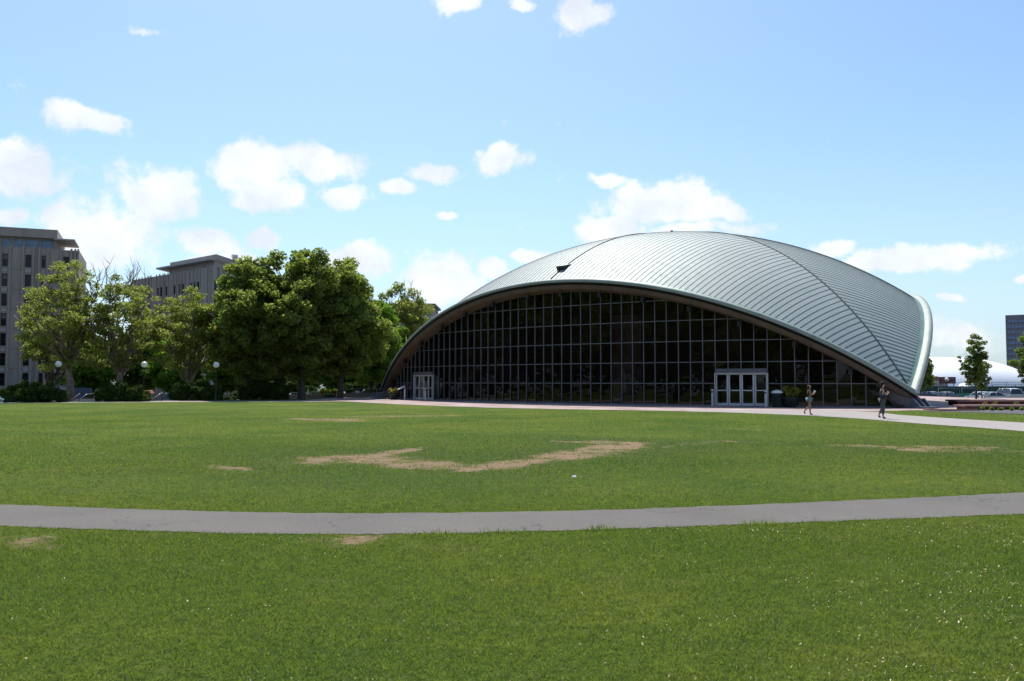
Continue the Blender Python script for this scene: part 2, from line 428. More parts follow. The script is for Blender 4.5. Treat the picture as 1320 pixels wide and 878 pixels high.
# dirt mask on the lawn: worn turf
def seg_d(x, y, poly):
    best = np.full(x.shape, 9e9)
    for (x0, y0, w0), (x1, y1, w1) in zip(poly[:-1], poly[1:]):
        dx, dy = x1 - x0, y1 - y0; t = np.clip(((x - x0) * dx + (y - y0) * dy) / (dx * dx + dy * dy + 1e-9), 0, 1)
        d = np.hypot(x - x0 - t * dx, y - y0 - t * dy) / (w0 + (w1 - w0) * t); best = np.minimum(best, d)
    return best
def PP(lst): return [(*gp(a, b), w) for a, b, w in lst]
def PPW(lst): return PP([(a, b, w * 1.55) for a, b, w in lst])
worn = [
    (1.0, PPW([(722, 569.5, .15), (770, 570.0, .35), (818, 572, .35), (790, 577, .5), (755, 583, .5), (715, 590, .40), (675, 596, .32), (640, 600.5, .34), (600, 603, .38), (560, 600.5, .42), (520, 597, .40), (490, 594, .5), (462, 592, .6), (440, 591, .6), (425, 595, .4)])),
    (.9, PP([(485, 589, .4), (510, 583, .30), (535, 578.5, .22), (550, 576.5, .12)])),
    (.85, PPW([(1075, 574, .25), (1110, 575, .3), (1150, 577, .35), (1190, 579, .6), (1225, 578, .65), (1258, 577, .3)])),
    (.62, PP([(850, 577, .2), (905, 571, .4), (935, 569, .4), (1000, 572, .3)])),
    (.55, PP([(1265, 580, .5), (1320, 583, .6)])),
    (1.1, PP([(265, 600, .15), (300, 604, .25), (318, 606, .15)])),
    (1.5, PP([(434, 698, .10), (452, 696, .20), (466, 693, .10)])),
    (.85, PP([(390, 540, .9), (430, 541, 1.1), (455, 543, .7)])),
    (.8, PP([(470, 537, .9), (575, 536, .8)])),
    (.8, PP([(-20, 693, .3), (30, 700, .3), (70, 706, .2)])),
    (.55, PP([(950, 553, .4), (980, 554, .4)])),
]
def dirt(x, y):
    x = x + (fbm(x, y, .9, 41) - .5) * .4 + (fbm(x, y, 4, 42) - .5) * .5; y = y + (fbm(x, y, .9, 43) - .5) * .3 + (fbm(x, y, 4, 44) - .5) * .5
    v = np.zeros(x.shape); br = .35 + 1.15 * fbm(x, y, 2.2, 47, 5)
    for amp, poly in worn:
        d = seg_d(x, y, poly); v = np.maximum(v, amp * br * np.clip(1.2 - .62 * d, 0, .88)); v = np.maximum(v, amp * .40 * np.exp(-(d / 4.0) ** 2))
    v = np.maximum(v, (fbm(x, y, .35, 5) - .5) * .55 + (fbm(x, y, 2.2, 9) - .5) * .35)
    return np.clip(v, 0, 1)
def halo(x, y):
    v = np.zeros(x.shape)
    for amp, poly in worn[:4]: v = np.maximum(v, np.exp(-(seg_d(x, y, poly) / 5.5) ** 2))
    return np.clip(v * (.35 + 1.1 * fbm(x, y, .7, 61)), 0, 1)
gx = np.arange(-36, 36.01, .16); gy = np.arange(2, 62.01, .16)
GX, GY = np.meshgrid(gx, gy); nx, ny = len(gx), len(gy)
V = np.stack([GX.ravel(), GY.ravel(), np.zeros(nx * ny)], 1)
ii = (np.arange(ny - 1)[:, None] * nx + np.arange(nx - 1)[None]).ravel()
Fq = np.stack([ii, ii + 1, ii + nx + 1, ii + nx], 1)
o = mesh_np('lawn', V, Fq, M['lawn'], attr=dirt(GX.ravel(), GY.ravel()), aname='dirt'); o['kind'] = 'structure'
ha = o.data.attributes.new('halo', 'FLOAT', 'POINT'); ha.data.foreach_set('value', halo(GX.ravel(), GY.ravel()).astype(np.float32))

# near path
up_px = [(-330, 640), (-160, 646), (0, 651), (120, 655), (250, 659), (380, 661.5), (500, 662), (650, 660.5), (800, 657), (950, 651.5), (1100, 645.5), (1320, 635.5), (1500, 627), (1700, 618)]
lo_px = [(-330, 665), (-160, 671), (0, 678.5), (120, 683), (250, 687), (380, 689), (500, 689), (650, 686.5), (800, 682.5), (950, 677), (1100, 671.5), (1320, 663), (1500, 654), (1700, 646)]
UP = spline([gp(*p) for p in up_px], 10); LO = spline([gp(*p) for p in lo_px], 10)
UPj = jag(UP, .10, .035, 4); LOj = jag(LO, .10, .035, 5)
sheet('near_path', UPj + LOj[::-1], .006, M['path_near'])
UPa, LOa = np.array(UP), np.array(LO)
def on_path(x, y, grow=0.0):
    return (y < np.interp(x, UPa[:, 0], UPa[:, 1]) + grow) & (y > np.interp(x, LOa[:, 0], LOa[:, 1]) - grow)

# far paving (pixel outlines turned into ground points)
apron_lo = [(400, 517), (444, 517.6), (480, 519.6), (520, 521.6), (580, 524), (640, 525.9), (720, 527.6), (800, 528.8), (880, 530.3), (930, 531.6), (1000, 533.2)]
concrete_lo = [(880, 530.6), (930, 531.8), (1000, 534.3), (1060, 537), (1120, 541), (1180, 546), (1250, 551), (1320, 556.5), (1500, 572)]
AP = [gp(*p) for p in apron_lo]
apron = AP + [gp(1120, 530.3), gp(1180, 529.2), gp(1320, 529.2), gp(1700, 529.2), (100, 60), (100, 83.8), (46, 83.8), (43.8, 111.8), (0.2, 111.8), (-13.5, 86), gp(440, 512.9)]
sheet('brick_apron', apron, .010, M['pavers'])
cp = [gp(*p) for p in concrete_lo]
conc = spline(cp, 6) + [gp(1500, 559), gp(1320, 545.2), gp(1250, 541.2), gp(1200, 538), gp(1160, 535.2), gp(1141, 533), gp(1135, 531.2), gp(1060, 530.2), gp(980, 529.4), gp(900, 529.2)]
sheet('concrete_path', conc, .014, M['path_far'])
sheet('service_road', [gp(1195, 530.6), gp(1260, 532.2), gp(1320, 534.2), gp(1500, 540), gp(1700, 534), gp(1320, 529.4), gp(1190, 529.5)], .018, M['asphalt'])
leftp = [gp(-200, 522.5), gp(0, 519.9), gp(120, 519.0), gp(235, 518.3), gp(340, 518.2), gp(410, 517.9), gp(446, 517.4)] + [gp(500, 515), gp(470, 513.0), gp(420, 513.4), gp(408, 514.6), gp(388, 516.3), gp(340, 517.1), gp(232, 517.1), gp(225, 516.4), gp(120, 517.4), gp(0, 518.3), gp(-200, 520.6)]
sheet('side_path', leftp, .007, M['path_far'])
brick_kerb = MB(); brick_kerb.tube([(*gp(1192, 528.7), .03), (*gp(1215, 530.0), .03), (*gp(1262, 529.6), .03)], .09, 6)
tag(brick_kerb.build('brick_kerb', M['brick_dark']), 'dark red brick kerb curving round the right foot of the dome', 'kerb')

# grass blades
def inpoly(x, y, poly):
    ins = np.zeros(x.shape, bool); n = len(poly)
    for i in range(n):
        (x0, y0), (x1, y1) = poly[i], poly[(i + 1) % n]
        if y0 == y1: continue
        c = ((y0 > y) != (y1 > y)) & (x < (x1 - x0) * (y - y0) / (y1 - y0) + x0); ins ^= c
    return ins
PAVED = [apron, conc, leftp, [gp(1195, 530.6), gp(1260, 532.2), gp(1320, 534.2), gp(1500, 540), gp(1700, 534), gp(1320, 529.4), gp(1190, 529.5)]]
def blades(n, x0, x1, y0, y1, width, length, seed):
    r = np.random.default_rng(seed)
    y = y0 + (y1 - y0) * r.random(n); half = .62 * y + 1.6; x = (r.random(n) * 2 - 1) * half
    keep = (r.random(n) < (half / (.62 * y1 + 1.6))) & (r.random(n) < np.clip((y1 - y) / (.45 * (y1 - y0)), 0, 1) ** 1.0)
    dd = dirt(x, y) + (fbm(x, y, 4, 3) - .5) * 1.3 + (r.random(n) - .5) * .5
    keep &= ~on_path(x, y, -.015) & (dd < .62)
    for pg in PAVED: keep &= ~inpoly(x, y, pg)
    x, y = x[keep], y[keep]; n = len(x)
    fresh = fbm(x, y, .8, 21)
    L = length * (.55 + .9 * r.random(n)) * (.75 + .5 * fresh); W = width * (.7 + .6 * r.random(n))
    th = r.random(n) * 2 * np.pi; lean = L * (.45 + .53 * r.random(n)); la = r.random(n) * 2 * np.pi
    px, py = np.cos(th) * W / 2, np.sin(th) * W / 2; lx, ly = np.cos(la) * lean, np.sin(la) * lean
    H = np.sqrt(np.maximum(L * L - lean * lean * .8, L * L * .15))
    z = np.zeros(n)
    P = np.stack([np.stack([x - px, y - py, z], 1), np.stack([x + px, y + py, z], 1),
                  np.stack([x + px * .8 + lx * .4, y + py * .8 + ly * .4, H * .6], 1), np.stack([x - px * .8 + lx * .4, y - py * .8 + ly * .4, H * .6], 1),
                  np.stack([x + lx, y + ly, H], 1)], 1).reshape(-1, 3)
    b = np.arange(n) * 5
    Fc = np.concatenate([np.stack([b, b + 1, b + 2], 1), np.stack([b, b + 2, b + 3], 1), np.stack([b + 3, b + 2, b + 4], 1)])
    tone = np.clip(r.random(n) * .96 + (r.random(n) < .05) * .5, 0, 1)
    return P, Fc, np.repeat(tone, 5)
parts = [blades(860000, -9, 9, 4.0, 13, .0040, .029, 1), blades(420000, -15, 15, 8.0, 26, .008, .026, 2), blades(340000, -30, 30, 15, 52, .018, .030, 3)]
# taller weeds at the path edge
for (px_, py_, n_, s_) in ((984, 676, 90, 4), (780, 682, 60, 5), (560, 689, 50, 6), (655, 686, 40, 8)):
    cx, cy = gp(px_, py_ + 2); P, Fc, T = blades(20, -1, 1, 5, 6, .006, .1, s_)
    r = np.random.default_rng(s_); n = n_; x = cx + r.normal(0, .12, n); y = cy + r.normal(0, .04, n); L = .03 + .06 * r.random(n); la = r.random(n) * 6.28; z = np.zeros(n); w = .004
    P = np.stack([np.stack([x - w, y, z], 1), np.stack([x + w, y, z], 1), np.stack([x + w * .6 + np.cos(la) * L * .2, y + np.sin(la) * L * .2, L * .6], 1), np.stack([x - w * .6 + np.cos(la) * L * .2, y + np.sin(la) * L * .2, L * .6], 1), np.stack([x + np.cos(la) * L * .7, y + np.sin(la) * L * .7, L], 1)], 1).reshape(-1, 3)
    b = np.arange(n) * 5; Fc = np.concatenate([np.stack([b, b + 1, b + 2], 1), np.stack([b, b + 2, b + 3], 1), np.stack([b + 3, b + 2, b + 4], 1)])
    parts.append((P, Fc, np.repeat(.3 + .6 * r.random(n), 5)))
off = 0; Vs, Fs, Ts = [], [], []
for P, Fc, T in parts: Vs.append(P); Fs.append(Fc + off); Ts.append(T); off += len(P)
allv = np.concatenate(Vs); g = mesh_np('grass', allv, np.concatenate(Fs), M['blade'], attr=np.concatenate(Ts))
ha = g.data.attributes.new('halo', 'FLOAT', 'POINT'); ha.data.foreach_set('value', halo(allv[:, 0], allv[:, 1]).astype(np.float32))
tag(g, 'short green mown grass covering the wide lawn', 'grass', kind='stuff')
# fallen scraps in the grass, thicker to the right
r = np.random.default_rng(11); n = 11000
y = 4.2 + 5.5 * r.random(n) ** .9; x = (r.random(n) * 2 - 1) * (.62 * y + .8)
keep = (r.random(n) < np.clip(.10 + .95 * ((x / (.62 * y)) - .1), .07, 1)) & ~on_path(x, y) & (fbm(x, y, 1.1, 31) > .42); x, y = x[keep], y[keep]; n = len(x)
a = r.random(n) * 6.28; s = .003 + .0050 * r.random(n) ** 2; z = .028 + .02 * r.random(n); t = .006 * r.normal(size=n)
P = np.stack([np.stack([x + np.cos(a + k) * s * m_, y + np.sin(a + k) * s * m_, z + t * zz], 1) for k, m_, zz in ((0, 1.5, 1), (1.57, .7, .2), (3.14, 1.5, -1), (4.71, .7, .4))], 1).reshape(-1, 3)
b = np.arange(n) * 4
scrap_m = leaf_mat('dry_leaf', (.35, .24, .10), (.62, .52, .34), .1)
o = mesh_np('dry_leaf_litter', P, np.stack([b, b + 1, b + 2, b + 3], 1), scrap_m, attr=np.repeat(r.random(n), 4))
tag(o, 'small dry tan leaf flecks scattered over the foreground grass', 'leaf litter', kind='stuff')
lx, ly = gp(740, 617.5); lt = MB(); lt.add([(-.035, -.03, .04), (.04, -.02, .03), (.03, .03, .06), (-.03, .03, .045), (0, 0, .065)], [(0, 1, 4), (1, 2, 4), (2, 3, 4), (3, 0, 4)])
o = lt.build('paper_scrap', M['litter']); o.location = (lx, ly, 0); tag(o, 'small crumpled white paper scrap lying on the lawn', 'litter')

# ---------------------------------------------------------------- the domed auditorium
RR = 34.1; RS = RR - .258; CZ = .766; H0 = RR / math.sqrt(3)     # sphere centre at z = CZ - H0
YAW = .684
aud = thing('domed_auditorium', 'large domed auditorium with pale green metal roof and dark curved glass front', 'auditorium', (14.74, 77.36, 0), -YAW)
def rot3(k):
    a = k * 2 * math.pi / 3; return lambda p: (p[0] * math.cos(a) - p[1] * math.sin(a), p[0] * math.sin(a) + p[1] * math.cos(a), p[2])
ZC = CZ - H0
def P_(x, phi, rad):   # point in the front sector: chord coordinate x, angle phi from the vertical toward the front, sphere radius rad
    rho = math.sqrt(max(rad * rad - x * x, 1e-6)); return (x, -rho * math.sin(phi), rho * math.cos(phi) + ZC)
PHR = math.asin(1 / math.sqrt(3))
def phi_ridge(x, rad):
    rho = math.sqrt(rad * rad - x * x); return math.asin(min(1, abs(x) / math.sqrt(3) / rho))
SP = .41
LEAN = .40
def PX(x0, u, rad, h=0):   # seam family: x0 at the rim, drifting outward up the slope; u = angle above the rim
    return P_(x0 * (1 + LEAN * u), PHR - u, rad)
def u_end(x0):
    lo, hi = 0.0, .62
    for _ in range(40):
        m = (lo + hi) / 2; x = x0 * (1 + LEAN * m)
        if PHR - m > phi_ridge(x, RS): lo = m
        else: hi = m
    return lo
UE = .95 / RR
def sector(k):
    T = rot3(k); V = []; Fc = []; tone = []
    ribs = MB(); n_s = 65; nseg = 26; X0 = lambda i: RS * math.sin(i * SP / RS)
    for i in range(-n_s, n_s):
        tn = random.random(); sub = 2; base = len(V); w = sub + 1
        cols_ = [X0(i + q / sub) for q in range(w)]; ends = [u_end(x) for x in cols_]; base = len(V)
        for j in range(nseg + 1):
            for x, ue in zip(cols_, ends): u0 = min(UE, ue); V.append(T(PX(x, u0 + (ue - u0) * j / nseg, RS))); tone.append(min(1, tn * .8 + .2 * ((j // 5 + i * 7) % 3 == 0)))
        for j in range(nseg):
            for q in range(sub): Fc.append((base + j * w + q, base + j * w + q + 1, base + (j + 1) * w + q + 1, base + (j + 1) * w + q))
    for i in range(-n_s, n_s + 1):
        x = X0(i); ue = u_end(x); us = UE - .02 / RR
        if ue < UE + .008: continue
        vs = []; m = 22
        for j in range(m + 1):
            u = us + (ue - us) * j / m
            for dx, dr in ((-.013, -.02), (-.010, .020), (.010, .020), (.013, -.02)): vs.append(T(PX(x + dx, u, RS + dr)))
        fs = []
        for j in range(m):
            for q in range(3): fs.append((j * 4 + q, j * 4 + q + 1, (j + 1) * 4 + q + 1, (j + 1) * 4 + q))
        fs += [(0, 1, 2, 3), (m * 4 + 3, m * 4 + 2, m * 4 + 1, m * 4)]
        ribs.add(vs, fs)
    return V, Fc, tone, ribs
Vr, Fr, Tr = [], [], []; ribs_all = []
for k in range(3):
    V, Fc, tone, rb = sector(k); o0 = len(Vr); Vr += V; Fr += [tuple(i + o0 for i in f) for f in Fc]; Tr += tone; ribs_all.append(rb)
roof = mesh_np('roof', np.array(Vr), np.array(Fr), M['roof'], aud, attr=np.array(Tr), smooth=True)
for rb in ribs_all: rb.build('standing_seams', M['rib'], roof)
rd = MB()
for k in range(3):
    T = rot3(k); pts = []
    for x in np.linspace(0, 23.4, 50): p = P_(x, phi_ridge(x, RS), RS + .02); pts.append(T(p))
    rd.tube(pts, .055, 6)
rd.build('ridge_batten', M['rib'], roof)
# inner shell (concrete underside)
def cornerpatch(rad, n=36, u_in=.0):
    cor = []; 
    for k in range(3):
        a = R_(210 + 120 * k); r = RR * math.sqrt(2 / 3); cor.append(Vector((r * math.cos(a), r * math.sin(a), H0)))
    V = []; idx = {}
    for i in range(n + 1):
        for j in range(n + 1 - i):
            p = (cor[0] * i + cor[1] * j + cor[2] * (n - i - j)).normalized() * rad; idx[(i, j)] = len(V); V.append((p.x, p.y, p.z + ZC))
    Fc = []
    for i in range(n):
        for j in range(n - i):
            Fc.append((idx[i, j], idx[i + 1, j], idx[i, j + 1]))
            if i + j < n - 1: Fc.append((idx[i + 1, j], idx[i + 1, j + 1], idx[i, j + 1]))
    return V, Fc
V, Fc = cornerpatch(RS - .22); mesh_np('shell_underside', np.array(V), np.array(Fc), M['shell_in'], aud, smooth=True)
# corner patches of sheet metal at the three feet, lips and edge beams
A_ = np.linspace(-45, 45, 121)
def sweep(T, prof, mat, name, parent, thick=False):
    V = []; Fc = []; m = len(prof)
    for a in A_:
        ar = R_(a); x = RR * math.sin(ar)
        for (u, h) in prof: V.append(T(P_(x * (RR + h) / RR, PHR - u / (RR * max(math.cos(ar), .5)), RR + h)))
    for i in range(len(A_) - 1):
        for j in range(m - 1): Fc.append((i * m + j, i * m + j + 1, (i + 1) * m + j + 1, (i + 1) * m + j))
    return mesh_np(name, np.array(V), np.array(Fc), mat, parent, smooth=True)
for k in range(3):
    T = rot3(k)
    sweep(T, [(-.02, -.06), (-.01, .0), (.05, .06), (.13, .10), (.22, .10), (.32, .05), (.40, -.06), (.45, -.17), (.48, -.215)], M['lip'], 'gutter_lip', aud)
    sweep(T, [(.48, -.215), (.56, -.25), (1.0, -.262)], M['patina'], 'eaves_flashing', aud)
    sweep(T, [(-.02, -.06), (.03, -.09), (.03, -.27), (.10, -.29)], M['drip'], 'drip_edge', aud)
    # beam: vertical fascia then soffit down to the glass
    V = []; Fc = []
    for a in A_:
        ar = R_(a); x = RR * math.sin(ar); c = math.cos(ar); s = abs(math.sin(ar)); y = -RR * c / math.sqrt(3); z = CZ + RR * c * math.sqrt(2 / 3) - H0
        ex = s ** 4 * .25
        row = [(x * .996, y + .12, z - .24), (x * .995, y + .15, z - .50 - ex), (x * .992, y + .20, z - .56 - ex), (x * .985, y + 1.30 * c + .02, z - .66 - ex * .6), (x * .975, y + 1.75 * c + .05, z - .60), (x * .97, y + 2.0, z + .35)]
        V += [T(p) for p in row]
    m = 6
    for i in range(len(A_) - 1):
        for j in range(m - 1): Fc.append((i * m + j, (i + 1) * m + j, (i + 1) * m + j + 1, i * m + j + 1))
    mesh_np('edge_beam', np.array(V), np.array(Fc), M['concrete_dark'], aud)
# glass walls
aa = np.radians(np.linspace(-46, 46, 4001)); wx = .985 * RR * np.sin(aa); wy = -18.4 * np.cos(aa)
LL = np.r_[0, np.cumsum(np.hypot(np.diff(wx), np.diff(wy)))]; LL -= LL[2000]
MOD = .8375; LEV = [0.0, 1.505, 2.93, 4.355, 5.78, 7.205, 8.63]
def wp(l): return float(np.interp(l, LL, wx)), float(np.interp(l, LL, wy))
def wtop(l):
    a = float(np.interp(l, LL, aa)); return CZ + RR * math.cos(a) * math.sqrt(2 / 3) - H0 - .62
ls = sorted([12.5 - MOD * i for i in range(-14, 45) if abs(12.5 - MOD * i) < 24.5])
doors = [(12.5, 4), (12.5 - 36 * MOD, 4)]
def in_door(l0):
    return any(d0 - .01 <= l0 < d0 + n * MOD - .01 for d0, n in doors)
DH = 2.46
for k in range(3):
    T = rot3(k); gl = MB(); fr = MB()
    for a, b in zip(ls[:-1], ls[1:]):
        (x0, y0), (x1, y1) = wp(a), wp(b); t0, t1 = wtop(a), wtop(b)
        if max(t0, t1) < .1: continue
        tx, ty = x1 - x0, y1 - y0; ln = math.hypot(tx, ty); nx_, ny_ = ty / ln, -tx / ln
        z0 = DH if (k == 0 and in_door(a)) else .06
        zs = [z0] + [z for z in LEV if z > z0 + .05] + [99]
        for za, zb in zip(zs[:-1], zs[1:]):
            if za >= max(t0, t1) - .02: break
            za0, za1 = min(za, t0), min(za, t1); zb0, zb1 = min(zb, t0), min(zb, t1)
            if zb0 - za0 < .02 and zb1 - za1 < .02: continue
            j = [random.gauss(0, .0045) for _ in range(4)]
            q = [(x0 + nx_ * j[0], y0 + ny_ * j[0], za0), (x1 + nx_ * j[1], y1 + ny_ * j[1], za1), (x1 + nx_ * j[2], y1 + ny_ * j[2], zb1), (x0 + nx_ * j[3], y0 + ny_ * j[3], zb0)]
            gl.add([T(p) for p in q], [(0, 1, 2, 3)])
            # transom bar
            if za > .1:
                e = .028; q = []
                for (xx, yy, zz) in ((x0, y0, za0), (x1, y1, za1)):
                    for dn, dz in ((.05, -e), (.05, e), (-.06, e), (-.06, -e)): q.append(T((xx + nx_ * dn, yy + ny_ * dn, zz + dz)))
                fr.add(q, [(0, 1, 5, 4), (1, 2, 6, 5), (2, 3, 7, 6), (3, 0, 4, 7)])
    for l in ls:
        t = wtop(l)
        if t < .15: continue
        x0, y0 = wp(l); x1, y1 = wp(l + .01); tx, ty = (x1 - x0) * 100, (y1 - y0) * 100; nx_, ny_ = ty, -tx; e = .025
        z0 = DH if (k == 0 and any(d0 + .01 < l < d0 + n * MOD - .01 for d0, n in doors)) else 0
        q = []
        for zz in (z0, t + .1):
            for dt, dn in ((-e, .09), (e, .09), (e, -.1), (-e, -.1)): q.append(T((x0 + tx * dt + nx_ * dn, y0 + ty * dt + ny_ * dn, zz)))
        fr.add(q, [(0, 1, 5, 4), (1, 2, 6, 5), (2, 3, 7, 6), (3, 0, 4, 7), (4, 5, 6, 7)])
    # sill and head frames
    for a, b in zip(ls[:-1], ls[1:]):
        (x0, y0), (x1, y1) = wp(a), wp(b); t0, t1 = wtop(a), wtop(b)
        if min(t0, t1) < .1: continue
        if not (k == 0 and in_door(a)):
            c = ((x0 + x1) / 2, (y0 + y1) / 2, .05); fr.add([T(p) for p in MB().box(c, (MOD * 1.01, .14, .12), math.atan2(y1 - y0, x1 - x0)).v], [(0, 3, 2, 1), (4, 5, 6, 7), (0, 1, 5, 4), (1, 2, 6, 5), (2, 3, 7, 6), (3, 0, 4, 7)], 1)
        q = [T((xx, yy + dy, zz + dz)) for xx, yy, zz in ((x0, y0, t0), (x1, y1, t1)) for dy, dz in ((-.06, -.05), (-.06, .03), (.06, .03), (.06, -.05))]
        fr.add(q, [(0, 1, 5, 4), (1, 2, 6, 5), (2, 3, 7, 6), (3, 0, 4, 7)])
    gw = gl.build('glass_wall', M['glass'], aud, fixn=False); fr.build('mullion_grid', [M['alu'], M['header']], gw)
# doors
for d0, n in doors:
    for i in range(n):
        a, b = d0 + i * MOD, d0 + (i + 1) * MOD; (x0, y0), (x1, y1) = wp(a), wp(b); rz = math.atan2(y1 - y0, x1 - x0); c = Vector(((x0 + x1) / 2, (y0 + y1) / 2, 0)); n_ = Vector((math.sin(rz), -math.cos(rz), 0)); t_ = Vector((math.cos(rz), math.sin(rz), 0))
        w = MOD - .03; f = MB(); p = c + n_ * .03
        for sx in (-1, 1): q = p + t_ * sx * (w / 2 - .045); f.box((q.x, q.y, 1.10), (.09, .06, 2.12), rz)
        for zz, hh in ((.12, .17), (1.05, .07), (2.12, .08)): f.box((p.x, p.y, zz), (w - .185, .058, hh), rz)
        d = f.build('door', M['doorframe'], aud)
        g = MB(); e = t_ * (w / 2 - .09); g.add([p - e + Vector((0, 0, .2)), p + e + Vector((0, 0, .2)), p + e + Vector((0, 0, 2.08)), p - e + Vector((0, 0, 2.08))], [(0, 1, 2, 3)]); g.build('door_pane', M['glass'], d, fixn=False)
        h = MB(); q = p + n_ * .08 + t_ * (w / 2 - .12) * (1 if i % 2 == 0 else -1); h.tube([(q.x, q.y, .9), (q.x, q.y, 1.3)], .015, 6); h.build('door_handle', M['rim'], d)
    (x0, y0), (x1, y1) = wp(d0), wp(d0 + n * MOD); rz = math.atan2(y1 - y0, x1 - x0)
    n_ = Vector((math.sin(rz), -math.cos(rz), 0)); c = Vector(((x0 + x1) / 2, (y0 + y1) / 2, 0)) + n_ * .10
    hd = MB(); hd.box((c.x, c.y, 2.32), (n * MOD, .30, .27), rz); hd.build('door_header', M['header'], aud)
    lb = MB(); c2 = c + n_ * .02; lb.box((c2.x, c2.y, 2.175), (n * MOD + .08, .28, .04), rz)
    for sx in (-1, 1): q = c2 + Vector((math.cos(rz), math.sin(rz), 0)) * sx * (n * MOD / 2 + .02); lb.box((q.x, q.y, 1.08), (.05, .2, 2.16), rz)
    lb.build('door_surround', M['doorframe'], aud)
# floodlights hung under the beam
for px_ in (507, 523, 544, 570, 600, 636, 681, 724, 774, 830, 890, 955, 1025, 1097):
    best = None
    for a in np.linspace(-44, 44, 881):
        ar = R_(a); x = RR * math.sin(ar) * .99; y = -RR * math.cos(ar) / math.sqrt(3) + .55; c_, s_ = math.cos(YAW), math.sin(YAW)
        X = 14.74 + x * c_ + y * s_; Y = 77.36 - x * s_ + y * c_; d = abs(660 + F * X / Y - px_)
        if best is None or d < best[0]: best = (d, a, x, y)
    _, a, x, y = best; ar = R_(a); z = CZ + RR * math.cos(ar) * math.sqrt(2 / 3) - H0 - .60
    f = MB(); f.tube([(x, y, z + .05), (x, y, z - .14)], .03, 6); f.box((x, y - .05, z - .30), (.30, .26, .34), 0, 0, .8)
    f.box((x, y - .19, z - .32), (.24, .02, .24)); f.build('floodlight', M['black'], aud)
# feet
for k in range(3):
    T = rot3(k); s = 24.11
    # foot of the corner between sector k and the next: direction azimuth -30deg
    ca, sa = math.cos(R_(-30)), math.sin(R_(-30)); r0 = RR * math.sqrt(2 / 3)
    def L(r, w, z): return T((r * ca - w * sa, r * sa + w * ca, z))
    ab = MB()
    rows = [(-2.9, 1.15, 1.75, 1.15), (-1.9, .95, 1.35, .62), (-.9, .70, .86, .22), (-.05, .45, .50, .05)]
    vs = []
    for dr, w, zt, zb in rows: vs += [L(r0 + dr, -w, zt), L(r0 + dr, w, zt), L(r0 + dr, w * .9, zb), L(r0 + dr, -w * .9, zb)]
    fs = []
    for i in range(3):
        for j in range(4): fs.append((i * 4 + j, i * 4 + (j + 1) % 4, (i + 1) * 4 + (j + 1) % 4, (i + 1) * 4 + j))
    fs += [(0, 3, 2, 1), (12, 13, 14, 15)]
    ab.add(vs, fs); ab.build('abutment', M['abut'], aud)
    hg = MB()
    for w in (-.42, 0, .42):
        hg.add([L(r0 - .5, w - .05, 0), L(r0 + .75, w - .05, 0), L(r0 + .05, w - .05, .62), L(r0 - .5, w - .05, .5), L(r0 - .5, w + .05, 0), L(r0 + .75, w + .05, 0), L(r0 + .05, w + .05, .62), L(r0 - .5, w + .05, .5)],
               [(0, 1, 2, 3), (4, 7, 6, 5), (0, 4, 5, 1), (1, 5, 6, 2), (2, 6, 7, 3), (3, 7, 4, 0)])
    hg.add([L(r0 - .55, -.6, .03), L(r0 + .9, -.6, .03), L(r0 + .9, .6, .03), L(r0 - .55, .6, .03), L(r0 - .55, -.6, .13), L(r0 + .9, -.6, .13), L(r0 + .9, .6, .13), L(r0 - .55, .6, .13)], [(0, 3, 2, 1), (4, 5, 6, 7), (0, 1, 5, 4), (1, 2, 6, 5), (2, 3, 7, 6), (3, 0, 4, 7)])
    hg.build('hinge_shoe', M['steel'], aud)
# vent hatch, apex finial
def on_roof(px_, py_):
    best = None
    for x in (0.0,):
        for ph in np.linspace(.2, PHR - .02, 160):
            p = P_(x, ph, RS); c_, s_ = math.cos(YAW), math.sin(YAW); X = 14.74 + p[0] * c_ + p[1] * s_; Y = 77.36 - p[0] * s_ + p[1] * c_; Z = p[2] - EYE
            Yc = Y * math.cos(PITCH) + Z * math.sin(PITCH); Zc = -Y * math.sin(PITCH) + Z * math.cos(PITCH)
            d = math.hypot(660 + F * X / Yc - px_, 439 - F * Zc / Yc - py_)
            if best is None or d < best[0]: best = (d, x, ph)
    return best[1:]
hx, hp = 0.0, on_roof(726, 347)[1]
def HP(dx, du, h): return P_(hx + dx, hp - du / RR, RS + h)
ht = MB(); w = .33
ht.add([HP(-w, -.3, -.01), HP(w, -.3, -.01), HP(w, .75, -.01), HP(-w, .75, -.01), HP(-w, -.3, .36), HP(w, -.3, .36), HP(w, .75, .03), HP(-w, .75, .03)], [(4, 5, 6, 7), (1, 2, 6, 5), (3, 0, 4, 7), (2, 3, 7, 6)])
ht.m = [0, 1, 1, 0]  # cheeks coloured black to match the shade inside the opening
hat = ht.build('roof_vent', [M['patina'], M['black']], aud)
hm = MB(); hm.add([HP(-w + .03, -.29, .0), HP(w - .03, -.29, .0), HP(w - .03, -.29, .33), HP(-w + .03, -.29, .33)], [(0, 1, 2, 3)]); hm.build('vent_mouth', M['black'], hat)  # black sheet painted as the shade inside the hood
vt = MB(); T0 = []
for dxx in (0,): vt.tube([P_(0, hp - .9 / RR - j * .012, RS + .04) for j in range(0, 60) if hp - .9 / RR - j * .012 > .01], .03, 6); vt.tube([P_(0, PHR - UE - .0, RS + .04), P_(0, (PHR - UE + hp) / 2, RS + .04), P_(0, hp + .4 / RR, RS + .04)], .03, 6)
vt.build('expansion_seam', M['drip'], roof)
ap = MB(); ap.tube([(0, 0, RS + ZC - .05), (0, 0, RS + ZC + .55)], .06, 8); ap.ball((0, 0, RS + ZC + .55), .12, 10); ap.build('apex_vent', M['darkmetal'], aud)
